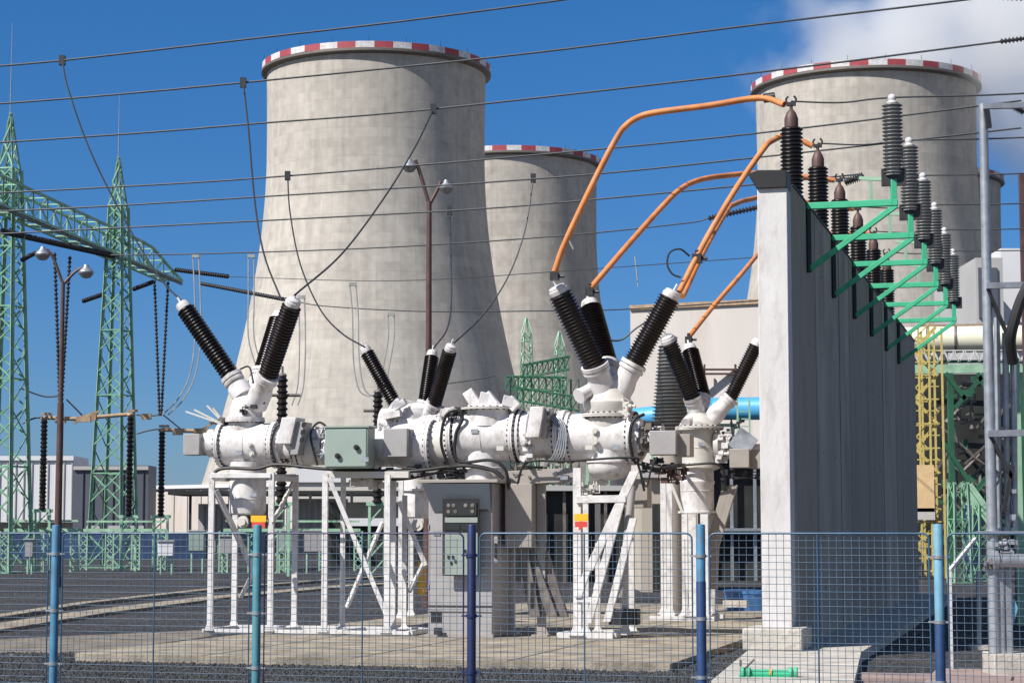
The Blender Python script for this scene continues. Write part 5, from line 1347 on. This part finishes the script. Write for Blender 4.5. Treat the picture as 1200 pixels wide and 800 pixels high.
for x0, x1, yt in ((1166, 1172, 372), (1176, 1182, 390), (1186, 1190, 410)):
    b = MB(); b.tube(gp(x0 + 2, yt, .25), gp(x1 - 1, 622, .25), .045, n=12); b.tube(gp(x1 - 3, 618, .25), gp(x1 - 3, 622, .25), .07); b.build('conduit', M['galv'], S)
b = MB(); b.box(gp(1173, 624, .15), (.56, .5, .05)); b.box(gp(1160, 505, .05), (.1, .2, .2)); b.build('platform', M['galv'], S)
b = MB(); b.lathe(gp(1162, 656, -.1), gp(1210, 657, -.1) - gp(1162, 656, -.1), [(0, .09), (.02, .13), (.08, .13), (.1, .095), (.7, .095)], 20); b.build('drive_motor', M['galv'], S)
clutter(S, 'drive_fittings', gp(1182, 640, -.1), (.2, .1, .08), 14, 'galv', 91, (.015, .035)); clutter(S, 'drive_fittings', gp(1160, 664, -.1), (.08, .05, .1), 8, 'midsteel', 92, (.015, .03)); clutter(S, 'pipe_clamps', gp(1178, 580, .2), (.14, .1, .4), 16, 'galv', 93, (.015, .035))
b = MB(); b.bar(gp(1172, 668), Vector((gp(1172, 668).x, D, .36)), .06, .08); b.bar(gp(1181, 668), Vector((gp(1181, 668).x, D, .36)), .07, .08); b.build('stand_post', M['galv'], S)
b = MB(); p = gp(1184, 690); q = gp(1193, 712); s_ = gp(1184, 745); b.add([p, q, s_, p + Vector((0, .02, 0)), q + Vector((0, .02, 0)), s_ + Vector((0, .02, 0))], [(0, 1, 2), (3, 5, 4), (0, 3, 4, 1), (1, 4, 5, 2), (2, 5, 3, 0)]); b.build('gusset', M['steelblue'], S)
b = MB(); b.box(gp(1190, 782, .35) * 1.0, (.72, .8, .36)); q = gp(1190, 782); 
b = MB(); b.box((gp(1192, 700).x, D + .1, .18), (.78, .7, .36)); b.build('footing_block', M['footing'], S, bevel=.015)
b = MB(); q = gnd(1147, 757, .05); t_ = at(1147, 668, q.y); b.bar((q.x, q.y, 0), t_, .075); b.build('post', M['galv'], S)
b = MB(); b.box((q.x + .12, q.y, .04), (.55, .3, .08)); b.build('ground_plate', M['footing'], S)
b = MB(); b.path(spline([gp(1215, 318, -.3), gp(1198, 348, -.3), gp(1188, 378, -.3), gp(1184, 400, -.25), gp(1187, 425, -.1)], 10), .075, 10); b.build('cable', M['black'], S)
b = MB(); q = at(1189, 420, 44); b.bar((q.x, 44, 0), (q.x, 44, q.z), .17); b.build('green_column', M['mint'], None, label='tall pale green column just right of the grey conduits', cat='column')
b = MB(); q = at(1199, 240, 60); b.bar((q.x, 60, 0), (q.x, 60, at(0, 205, 60).z), .2); b.build('brown_column', M['rust'], None, label='thin brown column at the very right edge', cat='column')

# green jack lying on the slab
q = at(898, 788, 26.3); J = thing('ground_fitting', (q.x, q.y, .16), 'bright green steel clamp fitting lying on the slab in front of the wall', 'clamp fitting')
def jp(x, y, o=0): p = at(x, y, 26.3 + o); return p
b = MB(); b.lathe(jp(868, 789), jp(932, 790) - jp(868, 789), [(0, .035), (.70, .035)], 12); b.lathe(jp(868, 785), jp(930, 786) - jp(868, 785), [(0, .02), (.68, .02)], 10); b.build('rod', M['green'], J)
b = MB()
for x in (869, 876, 925, 931): b.lathe(jp(x, 788), BX, [(0, .075), (.035, .075)], 12)
b.bar(jp(866, 792), jp(934, 793), .12, .03); b.build('collar', M['green'], J)
b = MB(); b.bar(jp(872, 784), jp(884, 772), .025); b.bar(jp(868, 780), jp(868, 773), .03); b.build('lever', M['midsteel'], J)
b = MB(); b.lathe(jp(902, 787.5), BX, [(0, .045), (.03, .045)], 10); b.build('yellow_ring', M['yellow'], J)

# ================================================================== FENCE
posts = [(-175, 26.4), (68, 25.6), (303, 24.8), (553, 24.0), (820, 23.2), (1097, 22.4), (1390, 21.6)]
pm = ['steelblue', 'bluepost', 'tealblue', 'navy', 'bluepost', 'steelblue', 'bluepost']  # navy here stands in for a post lying in shade
PX = [Vector(((x - 600) / F * D_i, D_i, 0)) for x, D_i in posts]
FT = 1.975
fn = thing('mesh_fence', (PX[3].x, PX[3].y, 0), 'blue welded mesh fence across the foreground', 'fence')
for k, (p, mm) in enumerate(zip(PX, pm)):
    b = MB(); b.lathe(p, UP, [(0, .052), (2.06, .052), (2.075, .045), (2.08, .01)], 16); o = b.build('post', M[mm], fn, label='post painted navy for its shade' if mm == 'navy' else None)
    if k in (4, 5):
        b = MB(); zc_ = 1.43 if k == 4 else .98; b.lathe(p, UP, [(0.01, .056), (zc_, .056), (zc_ + .01, .053)], 16); b.build('sleeve', mat('post_shade_blue', (0.015, 0.05, 0.15), 0.6, var=0.25, scale=6), o)  # shade on the lower post, painted as a darker blue sleeve
    b = MB()
    for z_ in (.35, 1.0, 1.7): b.lathe(p + UP * z_, UP, [(0, .062), (.04, .062)], 12); b.bar(p + UP * (z_ + .02) - BX * .12 , p + UP * (z_ + .02) + BX * .12, .02)
    b.build('clamp', M['galv'] if mm != 'navy' else M['navy'], o)
for k in range(len(PX) - 1):
    p, q = PX[k], PX[k + 1]; d_ = (q - p).normalized(); a_ = p + d_ * .10; c_ = q - d_ * .10; Lp = (c_ - a_).length
    b = MB(); rc = .07; pts = [a_ + UP * .05]
    pts += [a_ + UP * (FT - rc)] + [a_ + d_ * (rc - rc * math.cos(t)) + UP * (FT - rc + rc * math.sin(t)) for t in (.4, .8, 1.2, 1.5708)]
    pts += [c_ - d_ * (rc - rc * math.cos(t)) + UP * (FT - rc + rc * math.sin(t)) for t in (1.5708, 1.2, .8, .4)] + [c_ + UP * (FT - rc), c_ + UP * .05]
    b.path(pts, .011, 8, closed=True); fo = b.build('panel_frame', M['navy'] if k in (2,) else M['framewire'], fn)
    b = MB(); m_ = a_.lerp(c_, .5); b.tube(m_ + UP * .06, m_ + UP * (FT - .01), .010, n=6); b.build('mid_bar', M['framewire'], fo)
    b = MB(); nv = int(Lp / .082)
    for i in range(1, nv):
        x = a_ + d_ * Lp * i / nv; x = x + AX * .012; b.tube(x + UP * .06, x + UP * (FT - (.0 if 1 < i < nv - 1 else .06)), .0033, n=4)
    nh = 24
    for i in range(1, nh): z_ = .05 + (FT - .05) * i / nh; b.tube(a_ + UP * z_, c_ + UP * z_, .0033, n=4)
    b.build('wire_mesh', M['fencewire'], fn)
